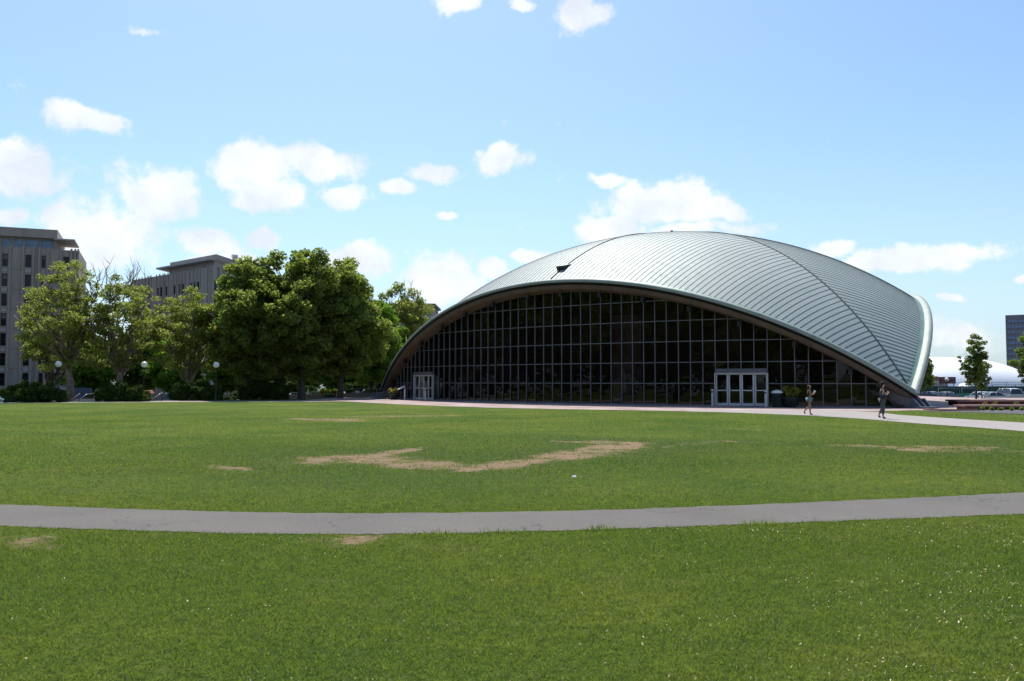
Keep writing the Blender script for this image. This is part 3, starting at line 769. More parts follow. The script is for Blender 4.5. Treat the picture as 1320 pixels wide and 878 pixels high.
# lobby: floor and curved inner wall
fl = MB(); fl.prism([wp(l) for l in np.linspace(-23.8, 23.8, 30)] + [rot3(1)((*wp(l), 0))[:2] for l in np.linspace(-23.8, 23.8, 30)] + [rot3(2)((*wp(l), 0))[:2] for l in np.linspace(-23.8, 23.8, 30)], 'z', -.004, .022)
fl.build('lobby_floor', M['inner_floor'], aud)
iw = MB(); ring = []
for k in range(3):
    T = rot3(k)
    for a in np.linspace(-41.5, 41.5, 28): ring.append(T((.88 * RR * math.sin(R_(a)), -15.6 * math.cos(R_(a)), 0)))
n = len(ring); hh = lambda p: min(9.6, math.sqrt(RS ** 2 - p[0] ** 2 - p[1] ** 2) + ZC - .3)
vs = [(p[0], p[1], .02) for p in ring] + [(p[0], p[1], hh(p)) for p in ring]
iw.add(vs, [(i, (i + 1) % n, n + (i + 1) % n, n + i) for i in range(n)]); iw.build('auditorium_inner_wall', M['interior'], aud)

(bx, by) = wp(4.6); tone_pier = MB(); tone_pier.box((bx, by + 3.0, 3.3), (2.6, .8, 6.55)); tone_pier.build('lobby_tone_pier', M['brickwall'], aud)  # made-up pier, added to give the dark glass a warm brown tone
# ---------------------------------------------------------------- foliage
def leaves(centers, radii, n, size, flat=.75, seed=0, up=.35, sun=True):
    r = np.random.default_rng(seed); centers = np.array(centers); radii = np.array(radii)
    w = radii ** 2; w = w / w.sum(); ci = r.choice(len(centers), n, p=w)
    d = r.normal(size=(n, 3)); d /= np.linalg.norm(d, axis=1)[:, None]; rad = r.random(n) ** .45
    P = centers[ci] + d * (rad * radii[ci])[:, None] * np.array([1, 1, flat])
    nn = r.normal(size=(n, 3)); nn[:, 2] += up * 3 * np.abs(r.normal(size=n)); nn /= np.linalg.norm(nn, axis=1)[:, None]
    t = np.cross(nn, r.normal(size=(n, 3))); t /= np.linalg.norm(t, axis=1)[:, None]; b = np.cross(nn, t)
    s = size * (.6 + .8 * r.random(n))[:, None]
    V = np.stack([P - t * s * .6, P + b * s * .38 + nn * s * .08, P + t * s * .6, P - b * s * .38 + nn * s * .08], 1).reshape(-1, 3)
    i = np.arange(n) * 4; ctone = r.random(len(centers)) * .55
    tone = np.clip(ctone[ci] + r.random(n) * .5, 0, 1)
    return V, np.stack([i, i + 1, i + 2, i + 3], 1), np.repeat(tone, 4)
def limb(mb, a, b, r0, r1, rnd, n=5, wob=.12, seg=6):
    a, b = Vector(a), Vector(b); L = (b - a).length; pts = []; rr = []
    for i in range(n + 1):
        t = i / n; p = a.lerp(b, t); p.z += math.sin(t * math.pi) * L * .06
        if 0 < i < n: p += Vector((rnd.uniform(-1, 1), rnd.uniform(-1, 1), rnd.uniform(-1, 1))) * L * wob * .5
        pts.append(p); rr.append(r0 + (r1 - r0) * t)
    mb.tube(pts, rr, seg); return pts
def make_tree(name, label, cat, loc, H, W, base, leafm, barkm, nleaf, lsize, seed, trunk_r=.28, nclump=60, clump=1.0, sparse=0., twigs=0, lean=0, group=None, fork=.32, open_=.25, shape=1.0):
    rnd = random.Random(seed); t = thing(name, label, cat, loc, 0, group)
    mb = MB(); fz = H * fork; top = Vector((lean * H, 0, fz))
    limb(mb, (0, 0, -.05), top, trunk_r * 1.15, trunk_r * .8, rnd, 5, .06, 10)
    cl = []; rad = []
    cz = (H + base) / 2; hz = (H - base) / 2
    tries = 0
    while len(cl) < nclump and tries < 6000:
        tries += 1
        d = Vector((rnd.gauss(0, 1), rnd.gauss(0, 1), rnd.gauss(0, 1))).normalized(); q = (open_ + (1 - open_) * rnd.random()) ** .6
        lump = .80 + .28 * math.sin(3 * math.atan2(d.y, d.x) + seed) * math.cos(2.3 * d.z + seed)
        wz = 1 - .22 * shape * max(0, d.z)
        c = Vector((d.x * W / 2 * q * lump * wz + lean * H, d.y * W / 2 * q * lump * wz, cz + d.z * hz * q * (.92 + .08 * lump)))
        rr = clump * rnd.uniform(.6, 1.25)
        if any((c - e).length < .55 * (rr + r2) for e, r2 in zip(cl, rad)): continue
        cl.append(c); rad.append(rr)
    nm = max(4, int(nclump / 9)); mains = []
    for i in range(nm):
        th = 2 * math.pi * i / nm + rnd.uniform(-.4, .4); el = rnd.uniform(.35, 1.25); l = rnd.uniform(.55, .8)
        e = Vector((math.cos(th) * math.cos(el) * W / 2 * l * 1.2 + lean * H, math.sin(th) * math.cos(el) * W / 2 * l * 1.2, fz + (H - fz) * l * (.25 + .7 * math.sin(el))))
        s0 = Vector((lean * H * .8, 0, fz * rnd.uniform(.72, 1.0))); mains.append(limb(mb, s0, e, trunk_r * rnd.uniform(.42, .6), trunk_r * .12, rnd, 6, .14, 7))
    flatp = [p for m in mains for p in m[1:]]
    for c, rr in zip(cl, rad):
        p = min(flatp, key=lambda q: (q - c).length); limb(mb, p, c + Vector((0, 0, -.1 * rr)), trunk_r * .14, trunk_r * .04, rnd, 3, .2, 4)
    for i in range(twigs):
        th = rnd.uniform(0, 6.28); rr = W * rnd.uniform(.02, .22); s0 = Vector((math.cos(th) * rr + lean * H, math.sin(th) * rr, H * rnd.uniform(.78, .9)))
        e = s0 + Vector((rnd.uniform(-.8, .8), rnd.uniform(-.8, .8), rnd.uniform(1.2, 2.4))); pp = limb(mb, s0, e, .05, .012, rnd, 4, .2, 4)
        for q in pp[1:4]:
            for _ in range(2): limb(mb, q, q + Vector((rnd.uniform(-.6, .6), rnd.uniform(-.6, .6), rnd.uniform(.4, 1.0))), .022, .008, rnd, 2, .2, 3)
    mb.build('trunk', barkm, t, fixn=False)
    V, Fc, T = leaves(cl, rad, nleaf, lsize, .62 if sparse else .75, seed)
    mesh_np('crown', V, Fc, leafm, t, attr=T)
    return t
def tree_px(px, depth, top, wpx, basepx, **k):
    low = 0 if k.pop('up', False) else LOW
    X = at(px, depth); H = zat(top, depth) - low; W = wpx / F * depth; base = zat(basepx, depth) - low
    return dict(loc=(X, depth, low), H=H, W=W, base=base, **k)
LP, LO_, LB = M['leaf_plane'], M['leaf_oak'], M['leaf_bright']; BP, BK = M['bark_plane'], M['bark']
G1 = 'trees along the left edge of the lawn'
plane = dict(leafm=LP, barkm=BP, nleaf=15500, lsize=.18, nclump=165, clump=.62, sparse=1, open_=.08, shape=1.6)
make_tree('plane_tree', 'light green plane tree with pale forked trunk behind the leftmost hedge', 'tree', seed=3, trunk_r=.30, group=G1, lean=-.03, fork=.30, **plane, **tree_px(93, 73, 335, 172, 482, up=True))
make_tree('plane_tree', 'sparse plane tree with bare twigs on top behind the second hedge', 'tree', seed=8, trunk_r=.27, twigs=16, group=G1, lean=.02, fork=.26, **plane, **tree_px(152, 75, 352, 165, 480, up=True))
make_tree('plane_tree', 'thin plane tree in front of the grey block with the canopy roof', 'tree', seed=14, trunk_r=.22, group=G1, fork=.3, **plane, **tree_px(246, 79, 372, 125, 485))
make_tree('plane_tree', 'shaded plane tree with dark trunk before the far left block', 'tree', seed=21, trunk_r=.28, group=G1, fork=.28, **dict(plane, leafm=LO_, barkm=BK, nleaf=8500, nclump=110), **tree_px(66, 82, 400, 92, 478))
oak = dict(leafm=LO_, barkm=BK, nleaf=42000, lsize=.24, nclump=240, clump=.85, open_=.2)
make_tree('broadleaf_tree', 'dense dark green tree at the left of the big clump', 'tree', seed=31, trunk_r=.30, group=G1, **dict(oak, nleaf=50000), **tree_px(322, 77, 333, 142, 492))
make_tree('broadleaf_tree', 'tallest dense dark green tree in the middle of the big clump', 'tree', seed=35, trunk_r=.34, group=G1, **dict(oak, nleaf=62000, nclump=330), **tree_px(388, 79, 318, 168, 490))
make_tree('broadleaf_tree', 'dense dark green tree at the right of the big clump', 'tree', seed=39, trunk_r=.30, group=G1, **dict(oak, nleaf=50000), **tree_px(440, 82, 335, 128, 490))
make_tree('broadleaf_tree', 'sparser bright green tree next to the left end of the dome', 'tree', seed=44, trunk_r=.3, twigs=10, group=G1, **dict(oak, leafm=LP, nleaf=20000, nclump=110), **tree_px(518, 97, 370, 115, 488))
make_tree('broadleaf_tree', 'low bright green tree between the big clump and the dome', 'tree', seed=47, trunk_r=.25, group=G1, **dict(oak, leafm=LB, nleaf=30000, nclump=140), **tree_px(480, 90, 385, 100, 498))
# trees farther back, filling between the trunks
G2 = 'small trees across the street'
bt = make_tree('street_tree', 'bright green street tree glimpsed between the first two plane trees', 'tree', seed=51, trunk_r=.22, group=G2, leafm=LB, barkm=BK, nleaf=16000, lsize=.34, nclump=80, clump=1.1, **tree_px(112, 106, 432, 80, 506))
for px_, dp, sc, lb in ((185, 112, 1.1, 'street tree seen under the second plane tree, beside its lamp'), (228, 108, .95, 'low street tree below the grey block with the canopy roof'), (300, 110, 1.05, 'street tree glimpsed left of the big dark clump'),
                    (345, 116, 1.1, 'street tree behind the first tree of the big dark clump'), (392, 118, 1.15, 'street tree behind the tallest tree of the big dark clump'), (440, 112, 1.05, 'street tree behind the right tree of the big dark clump'), (490, 118, 1.2, 'street tree behind the low bright tree next to the dome'), (540, 122, 1.15, 'street tree just left of the dome roof')):
    dup(bt, (at(px_, dp), dp, LOW), px_ * .37, lb, sc)
# a dark wood-like hedge line behind, across the street
def hedge(name, label, loc, w, d, h, leafm, n, size, seed, group=None, cat='hedge', rz=0):
    rnd = random.Random(seed); t = thing(name, label, cat, loc, rz, group); cl = []; rad = []
    k = int(w * d * 11) + 8
    for i in range(k):
        x = rnd.uniform(-1, 1); y = rnd.uniform(-1, 1); e = max(0, 1 - abs(x) ** 3.2) * max(0, 1 - abs(y) ** 3) ; z = rnd.random() ** .75 * (h - min(.28, h * .3)) * (.55 + .45 * e) * rnd.uniform(.86, 1.04)
        cl.append((x * (w / 2 - .2), y * (d / 2 - .2), max(.05, z))); rad.append(rnd.uniform(.25, .42) * min(1, h / 1.2 + .12))
    V, Fc, T = leaves(cl, rad, n, size, .9, seed, up=.2); mesh_np('foliage', V, Fc, leafm, t, attr=T)
    st = MB()
    for i in range(6): x = rnd.uniform(-.4, .4) * w; limb(st, (0, 0, -.02), (x + rnd.uniform(-.3, .3) * min(1, d), rnd.uniform(-.3, .3) * min(1, d), h * .7), .05 * min(1, h), .015, rnd, 3, .2, 5)
    st.build('stem', M['bark'], t, fixn=False); return t
GH = 'clipped dark yew hedges at the back of the lawn'
for i, (x0, x1, top, dp, lb) in enumerate(((3, 79, 494, 66.2, 'leftmost rounded dark yew hedge, under the first plane tree'), (121, 188, 494, 68.3, 'rounded dark yew hedge left of the second lamp'), (219, 284, 493, 72.3, 'dark yew hedge with ragged top, under the third lamp'), (306, 370, 489, 76.5, 'tall shaded dark yew hedge under the big dark trees'))):
    w = (x1 - x0) / F * dp; hedge('yew_hedge', lb, (at((x0 + x1) / 2, dp), dp + .4, 0), w, 1.8, zat(top, dp) + .28, M['leaf_yew'], 26000, .13, 60 + i, GH)
hedge('shrub', 'small yellow green shrub between the second hedge and the steps', (at(243, 75), 77.5, LOW), 2.5, 1.2, 1.9, M['leaf_bright'], 3000, .13, 77, cat='shrub')
for i, (a, b, dp, h, lb) in enumerate(((232, 300, 98, 2.4, 'dark hedge across the street behind the third lamp'), (300, 430, 100, 3.2, 'long dark hedge across the street behind the big dark trees'), (430, 560, 104, 3.8, 'tall dark hedge behind the dark parked car by the dome'))):
    w = (b - a) / F * dp; hedge('street_hedge', lb, (at((a + b) / 2, dp), dp, LOW), w, 1.6, h, M['leaf_yew'], 14000, .2, 90 + i, 'long hedges across the street')
# right side trees
yt = make_tree('young_tree', 'slender young tree standing in front of the white air dome', 'tree', seed=101, trunk_r=.085, leafm=M['leaf_young'], barkm=BK, nleaf=5200, lsize=.17, nclump=75, clump=.34, open_=.05, fork=.30, shape=.3, group='young trees on the brick plaza', **tree_px(1257, 79, 429, 37, 500, up=True))
dup(yt, (at(1264.5, 82), 82, 0), 1.1, 'smaller young tree just right of the slender one before the air dome', (.62, .62, .66))
dup(yt, (at(1333, 70), 70, 0), 2.2, 'young tree cut off by the right edge of the picture', (1.15, 1.15, 1.0))
make_tree('broadleaf_tree', 'dark tree peeping out behind the right end of the dome', 'tree', seed=111, trunk_r=.25, leafm=LO_, barkm=BK, nleaf=9000, lsize=.3, nclump=50, clump=.9, **tree_px(1183, 118, 452, 38, 500))
# trees beside and behind the viewpoint, which the glass front mirrors
gt = None
for i, (x, y, s, lb) in enumerate(((-62, 44, 1.25, 'far left'), (-66, 26, 1.3, ''), (-68, 8, 1.35, ''), (-70, -10, 1.3, ''), (-64, -28, 1.35, ''), (-50, -42, 1.3, ''), (-32, -52, 1.35, ''), (-14, -58, 1.3, ''), (5, -60, 1.35, ''), (24, -56, 1.3, ''), (-78, 34, 1.5, ''), (-82, 14, 1.5, ''), (-84, -6, 1.5, ''), (-80, -26, 1.55, ''), (-66, -46, 1.5, ''), (-44, -62, 1.5, ''), (-24, -68, 1.5, ''), (-74, 52, 1.4, ''), (-66, 64, 1.35, ''), (-80, 78, 1.5, ''), (-92, 62, 1.6, ''), (-98, 92, 1.6, ''))):
    lbs = 'tall dark tree on the lawn edge outside the picture, mirrored in the glass front'
    if gt is None: gt = make_tree('park_tree', lbs, 'tree', (x, y, 0), 15.5, 15, .3, LO_, BK, 18000, .42, 131, .45, 130, 1.7, group='trees outside the picture mirrored in the glass front'); gt.scale = (s,) * 3
    else: dup(gt, (x, y, 0), i * 1.3, lbs, s)

# ---------------------------------------------------------------- street furniture
def make_lamp(label, loc, h=3.0, rg=.25, globe='globe', group='white globe lamps round the lawn'):
    t = thing('street_lamp', label, 'street lamp', loc, 0, group)
    p = MB(); p.lathe([(.14, 0), (.14, .08), (.08, .12), (.055, .5), (.045, h - rg - .2), (.045, h - rg - .12), (.12, h - rg - .08), (.12, h - rg + .02)], n=12); p.build('pole', M['black'], t)
    g = MB(); g.ball((0, 0, h), rg, 20); g.build('globe', M[globe], t); return t
lamp = make_lamp('globe lamp above the leftmost hedge, by the pale forked trunk', (at(75.5, 67.5), 67.5, 0), zat(469.5, 67.5))
dup(lamp, (at(186, 69.3), 69.3, 0), 0, 'globe lamp at the right end of the second hedge')
dup(lamp, (at(279, 70.5), 70.5, 0), 0, 'globe lamp above the third hedge')
dup(lamp, (at(271, 117), 117, LOW), 0, 'distant globe lamp just left of the third hedge lamp', 1.15)
dup(lamp, (at(394, 117), 117, LOW), 0, 'distant globe lamp glowing between the dark trunks', 1.15)
dup(lamp, (at(1220, 118), 118, LOW), 0, 'globe lamp in front of the dark red scoreboard', 1.1)
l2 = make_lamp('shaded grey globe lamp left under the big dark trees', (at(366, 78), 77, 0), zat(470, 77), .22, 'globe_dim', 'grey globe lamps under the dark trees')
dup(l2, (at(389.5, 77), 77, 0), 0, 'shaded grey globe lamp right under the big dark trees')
def handrail(label, px0, py0, px1, py1, dp):
    t = thing('handrail', label, 'handrail', (at(px0, dp), dp, 0), 0, 'sloping handrails of the steps behind the hedges')
    x1 = at(px1, dp) - at(px0, dp); z0, z1 = max(.03, zat(py0, dp)), zat(py1, dp)
    m = MB(); m.tube([(0, 0, z0), (x1, 0, z1)], .045, 8); m.build('rail', M['wood'], t)
    for f_ in (.3, .95): m = MB(); m.tube([(x1 * f_, 0, 0), (x1 * f_, 0, z0 + (z1 - z0) * f_)], .025, 6); m.build('post', M['darkmetal'], t)
handrail('wooden handrail between the first and second hedges', 90, 519, 104, 507.5, 67.3)
handrail('wooden handrail between the second and third hedges', 194, 518.5, 210, 506, 69.5)
handrail('wooden handrail between the third and fourth hedges', 288, 515, 303, 504, 76)
# small brick pillar with orange cap
t = thing('gate_pillar', 'small pale gate pillar with a rounded orange cap beside the second lamp', 'pillar', (at(192.5, 84), 84, LOW)); m = MB(); m.box((0, 0, .9), (.75, .75, 1.8)); m.build('shaft', M['retaining'], t, bevel=.03); m = MB(); m.box((0, 0, 1.98), (.9, .9, .36), 0, 0, .6); m.build('cap', simple('orange_tile', (.45, .17, .10), .8), t, bevel=.05)
# dark ramp wall with railing left of the dome, flower tub
t = thing('ramp_wall', 'long low dark ramp wall with grey rail left of the dome', 'wall', (at(372, 87), 87, LOW)); x1 = at(486, 87) - at(372, 87); zt = lambda py: zat(py, 87) - LOW
m = MB(); m.prism([(0, 0), (x1, 0), (x1, zt(506)), (0, zt(508.5))], 'y', 0, .3); m.build('wall', M['retaining'], t)
m = MB(); m.tube([(0, .1, zt(506.5)), (x1 * .45, .1, zt(505)), (x1 * .8, .1, zt(500.8)), (x1, .1, zt(501.2))], .05, 6); m.build('rail', M['galv'], t)
for i in range(6): f_ = i / 5; m = MB(); m.tube([(x1 * f_, .1, zt(509)), (x1 * f_, .1, np.interp(f_, [0, .45, .8, 1], [zt(506.5), zt(505), zt(500.8), zt(501.2)]))], .035, 6); m.build('post', M['galv'], t)
def planter(label, loc, w, h, leafm, seed, flower=None, group=None, pot='greenbin'):
    t = thing('planter', label, 'planter', loc, 0, group)
    m = MB(); m.lathe([(w * .30, 0), (w * .36, .04), (w * .46, h * .45), (w * .48, h * .5), (w * .42, h * .5), (w * .40, h * .42), (.001, h * .42)], n=18); m.build('pot', M[pot], t)
    rnd = random.Random(seed); cl = [(rnd.uniform(-.4, .4) * w, rnd.uniform(-.4, .4) * w, h * rnd.uniform(.6, .95)) for _ in range(22)]
    V, Fc, T = leaves(cl, [w * .17] * 22, 900, .11, .9, seed); mesh_np('plants', V, Fc, leafm, t, attr=T)
    if flower:
        cl2 = [((q / 13 - .5) * w * .9, -.1 * w, h * (.75 + .1 * math.sin(q * 2))) for q in range(14)]
        V, Fc, T = leaves(cl2, [w * .10] * 14, 500, .12, .9, seed + 1); mesh_np('flowers', V, Fc, M[flower], t, attr=T)
    return t
planter('planter of red flowers under the dark trees', (at(424, 84), 84, -.005), 1.7, .75, M['leaf_bright'], 5, 'pink')
# facade objects in front of the glass (dome-frame positions through the pixel)
def gpx(px, py): return (*gp(px, py), .0145)
planter('dark planter with bushy yellow green plants right of the main doors', gpx(1018, 525.2), 1.15, 1.25, M['leaf_yellow'], 8)
planter('planter with yellow green shrub by the left foot of the dome', gpx(507.5, 515.4), .95, 1.0, M['leaf_yellow'], 9)
t = thing('litter_bin', 'round dark green litter bin with pale domed lid right of the main doors', 'litter bin', gpx(1002, 525.2)); m = MB(); m.lathe([(.30, 0), (.32, .03), (.33, .78), (.345, .80), (.345, .86), (.33, .88), (.001, .88)], n=20); m.build('body', M['greenbin'], t); m = MB(); m.lathe([(.36, .885), (.37, .93), (.30, 1.02), (.12, 1.08), (.001, 1.085)], n=20); m.build('lid', M['white'], t)
t = thing('recycling_bin', 'blue upright bin standing inside the glass behind the first walking woman', 'recycling bin', gpx(1033, 522.9)); m = MB(); m.box((0, 0, .42), (.30, .30, .8), 0, 0, 1.1); m.build('body', M['bluebin'], t, bevel=.02); m = MB(); m.box((0, 0, .86), (.36, .36, .06), 0, 0, .85); m.build('lid', M['bluebin'], t, bevel=.02)
GB = 'pale push button posts beside the glass doors'
def post(label, px, py, top):
    d = gp(px, py)[1]; t = thing('door_post', label, 'post', gpx(px, py), -.5, GB); h = zat(top, d)
    m = MB(); m.box((0, 0, h / 2), (.13, .09, h)); m.build('shaft', M['doorframe'], t, bevel=.015); m = MB(); m.box((0, -.052, h - .18), (.09, .014, .12)); m.build('button', M['darkmetal'], t)
post('pale post left of the main glass doors', 918.5, 524.2, 502); post('pale post at the right edge of the main glass doors', 987.3, 525.6, 503)
post('pale post beside the sign stand near the left foot', 521.8, 515.8, 499); post('pale post in front of the left glass doors', 548.3, 516.6, 501)
t = thing('sign_stand', 'slanted pale sign board on a short stand near the left foot of the dome', 'sign', gpx(517.5, 515.6), -.6); m = MB(); m.tube([(0, 0, 0), (0, 0, 1.0)], .035, 8); m.build('stand', M['darkmetal'], t); m = MB(); m.add([(-.30, -.2, .90), (.30, -.2, 1.05), (.30, .15, 1.28), (-.30, .15, 1.12), (-.30, -.2, .87), (.30, -.2, 1.02), (.30, .15, 1.25), (-.30, .15, 1.09)], [(0, 1, 2, 3), (4, 7, 6, 5), (0, 4, 5, 1), (1, 5, 6, 2), (2, 6, 7, 3), (3, 7, 4, 0)]); m.build('board', M['white'], t)
# kite in the tree
t = MB(); t.add([(-.05, 0, -.24), (.17, -.05, -.02), (.14, 0, .20), (-.12, .05, .06), (.03, -.10, .02), (-.05, .03, -.22), (.16, .0, -.01), (.13, .04, .19), (-.11, .08, .06)], [(0, 1, 4), (1, 2, 4), (2, 3, 4), (3, 0, 4), (5, 8, 7, 6)])
o = t.build('kite', M['yellow']); o.location = (at(276, 71.3), 71.3, zat(422.5, 71.3)); tag(o, 'small bright yellow kite scrap caught in the leaves', 'kite')
# brick benches on the right
def bench(label, px0, px1, py_top, py_bot, dp_w, rz=0):
    x0, y0 = gp(px0, py_bot); x1, _ = gp(px1, py_bot); h = zat(py_top, y0); w = x1 - x0
    t = thing('brick_bench', label, 'bench', ((x0 + x1) / 2, y0 + dp_w / 2, .012), rz, 'long low brick benches on the plaza')
    m = MB(); m.box((0, .02, (h - .1) / 2), (w - .3, dp_w - .25, h - .1)); m.build('base', M['brick_dark'], t)
    m = MB(); m.box((0, 0, h - .06), (w, dp_w, .12)); m.build('seat', M['capstone'], t, bevel=.015); return t
bench('upper long dark red brick bench below the young tree', 1233, 1420, 515.8, 523.0, 1.5)
bench('lower long dark brick bench nearest the grass on the right', 1244, 1500, 522.5, 528.8, 1.3)
rnd = random.Random(5); GP = 'grassy planting tufts along the brick benches'
labs = ['left', 'second', 'third', 'fourth', 'fifth', 'sixth']
for i, (px_, py_) in enumerate(((1267, 529.1), (1279, 529.3), (1290, 529.1), (1304, 529.4), (1317, 529.2))):
    hedge('ground_plant', f'{labs[i]} low green plant in the row before the lower brick bench', (*gp(px_, py_ + .3), .02), .34, .3, .20 + .06 * rnd.random(), M['leaf_bright'], 160, .07, 200 + i, GP, 'plant')
for i, (px_, py_) in enumerate(((1270, 523.6), (1283, 523.6), (1311, 523.6))):
    hedge('ground_plant', f'{labs[i]} pale plant between the upper and lower brick benches', (*gp(px_, py_), .02), .35, .25, .42, M['leaf_yellow'], 110, .07, 220 + i, GP, 'plant')

# ---------------------------------------------------------------- cars
def make_car(label, paint, loc, rz, kind='sedan', group='cars parked along the streets', scale=1):
    t = thing('parked_car', label, 'car', loc, rz, group); t.scale = (scale,) * 3
    if kind == 'sedan':
        body = [(-2.25, .35), (-2.28, .62), (-2.2, .88), (-1.5, .95), (.95, .93), (1.95, .82), (2.25, .68), (2.28, .38)]; cab = [(-1.75, .93), (-1.15, 1.38), (-.2, 1.45), (.35, 1.40), (1.1, .92)]; H = 1.45; wd = .88
    else:
        body = [(-2.3, .42), (-2.33, .75), (-2.28, 1.05), (-1.6, 1.10), (1.05, 1.08), (2.0, 1.0), (2.3, .82), (2.33, .45)]; cab = [(-2.22, 1.08), (-2.05, 1.68), (-.9, 1.78), (.3, 1.74), (1.15, 1.07)]; H = 1.75; wd = .93
    m = MB(); outline = body + [(1.85, .35), (1.8, .30), (-1.8, .30)]
    def slice_(o, ys, k): return [(x * k, ys, z) for x, z in o]
    n = len(outline); vs = slice_(outline, -wd + .07, .985) + slice_(outline, -wd, .96)[:0] + slice_(outline, wd - .07, .985)
    rowsY = [(-wd + .06, .96, .0), (-wd, 1, 0), (wd, 1, 0), (wd - .06, .96, 0)]
    vs = []; 
    for yy, k, _ in rowsY: vs += [(x * k, yy, .62 + (z - .62) * (k if k < 1 else 1)) for x, z in outline]
    fs = [tuple(range(n)), tuple(range(4 * n - 1, 3 * n - 1, -1))]
    for r_ in range(3):
        for i in range(n): fs.append((r_ * n + i, (r_ + 1) * n + i, (r_ + 1) * n + (i + 1) % n, r_ * n + (i + 1) % n))
    m.add(vs, fs)
    b = m.build('body', M[paint], t, bevel=.03)
    # cabin: glass block with roof panel
    g = MB(); nc = len(cab); wt = wd - .20; vs = []
    for sgn in (-1, 1): vs += [(x, sgn * ((wd - .06) - (z - cab[0][1]) / (H - .9) * .22), z) for x, z in cab]
    g.add(vs, [tuple(range(nc)), tuple(range(2 * nc - 1, nc - 1, -1))] + [(i, nc + i, nc + (i + 1) % nc, (i + 1) % nc) for i in range(nc)]); g.build('windows', M['carglass'], t)
    rf = MB(); top = [(x, z) for x, z in cab[1:-1]]; vs = []
    for sgn in (-1, 1): vs += [(x, sgn * (wd - .24), z + .012) for x, z in top] + [(x, sgn * (wd - .27), z + .05) for x, z in top]
    k = len(top); q = []
    for i in range(k - 1): q += [(k + i, k + i + 1, 3 * k + i + 1, 3 * k + i), (i, i + 1, k + i + 1, k + i), (2 * k + i, 2 * k + i + 1, 3 * k + i + 1, 3 * k + i), (i, i + 1, 2 * k + i + 1, 2 * k + i)]
    rf.add(vs, q)
    for sgn in (-1, 1):
        for (xa, za), (xb, zb) in ((cab[0], cab[1]), (cab[-1], cab[-2]), ((-.35, cab[0][1]), (-.35, cab[2][1]))):
            rf.tube([(xa, sgn * (wd - .05), za), (xb, sgn * (wd - .255), zb + .02)], .045, 5)
    rf.build('roof', M[paint], t)
    for x in (-1.4, 1.4):
        for sgn in (-1, 1):
            w = MB(); c = 20; r = .335 if kind == 'sedan' else .38
            prof = [(r - .02, -.11), (r, -.08), (r, .08), (r - .02, .11), (r * .62, .112), (.01, .112)]
            vs = []; fs = []
            for rr_, yy in [(r * .62, -.112)] + prof:
                for j in range(c): th = 2 * math.pi * j / c; vs.append((x + rr_ * math.cos(th), sgn * (wd - .09) + yy * sgn, r + rr_ * math.sin(th)))
            for i in range(len(prof)):
                for j in range(c): fs.append((i * c + j, i * c + (j + 1) % c, (i + 1) * c + (j + 1) % c, (i + 1) * c + j))
            w.add(vs, fs); wo = w.build('wheel', M['tyre'], t)
            h = MB(); vs = [(x, sgn * (wd + .028), r)] + [(x + r * .6 * math.cos(2 * math.pi * j / c), sgn * (wd + .026), r + r * .6 * math.sin(2 * math.pi * j / c)) for j in range(c)]; h.add(vs, [(0, 1 + j, 1 + (j + 1) % c) for j in range(c)]); h.build('rim', M['rim'], wo)
    zl = .7 if kind == 'sedan' else .85
    for sgn in (-1, 1):
        m = MB(); m.box((2.225, sgn * (wd - .24), zl), (.12, .34, .15)); m.build('headlight', M['chrome'], t)
        m = MB(); m.box((-2.235, sgn * (wd - .2), zl + .1), (.10, .26, .17)); m.build('taillight', M['taillight'], t)
    m = MB(); m.box((-2.27, 0, .45), (.12, wd * 1.8, .16)); m.build('bumper', M['darkmetal'], t); m = MB(); m.box((2.27, 0, .45), (.12, wd * 1.8, .16)); m.build('bumper', M['darkmetal'], t)
    return t
CL = LOW
make_car('blue pickup style car parked behind the forked plane trunk', 'car_blue', (at(101, 103), 103, CL + .45), math.pi, 'suv')
make_car('silver car with red taillight right of the blue car', 'car_silver', (at(137, 90), 89, CL + .30), .06)
make_car('teal blue car between the second and third hedges', 'car_teal', (at(214, 100), 100, CL + .2), math.pi)
make_car('pale blue car at the very left edge behind the hedge', 'car_cyan', (at(-10, 95), 95, CL + .2), 0)
make_car('dark car parked just left of the dome foot', 'car_dark', (at(477, 93), 93, CL + .35), math.pi * .92, 'suv')
make_car('dark blue car nearest the dome on the right car park', 'car_navy', (at(1201, 128), 128, CL), -1.1)
make_car('dark blue car with red taillights left of the lamp on the right', 'car_navy', (at(1216, 126), 126, CL), 1.7)
make_car('white car behind the young tree trunk', 'car_white', (at(1262, 128), 128, CL), 1.8)
make_car('silver car left of the tan off-road wagon', 'car_silver', (at(1281, 124), 124, CL), .2)
make_car('tan off-road wagon seen from behind on the right car park', 'car_tan', (at(1296, 126), 126, CL + .02), 1.62, 'suv', scale=1.1)
make_car('silver car right of the tan off-road wagon', 'car_silver', (at(1314, 125), 125, CL), 2.9)

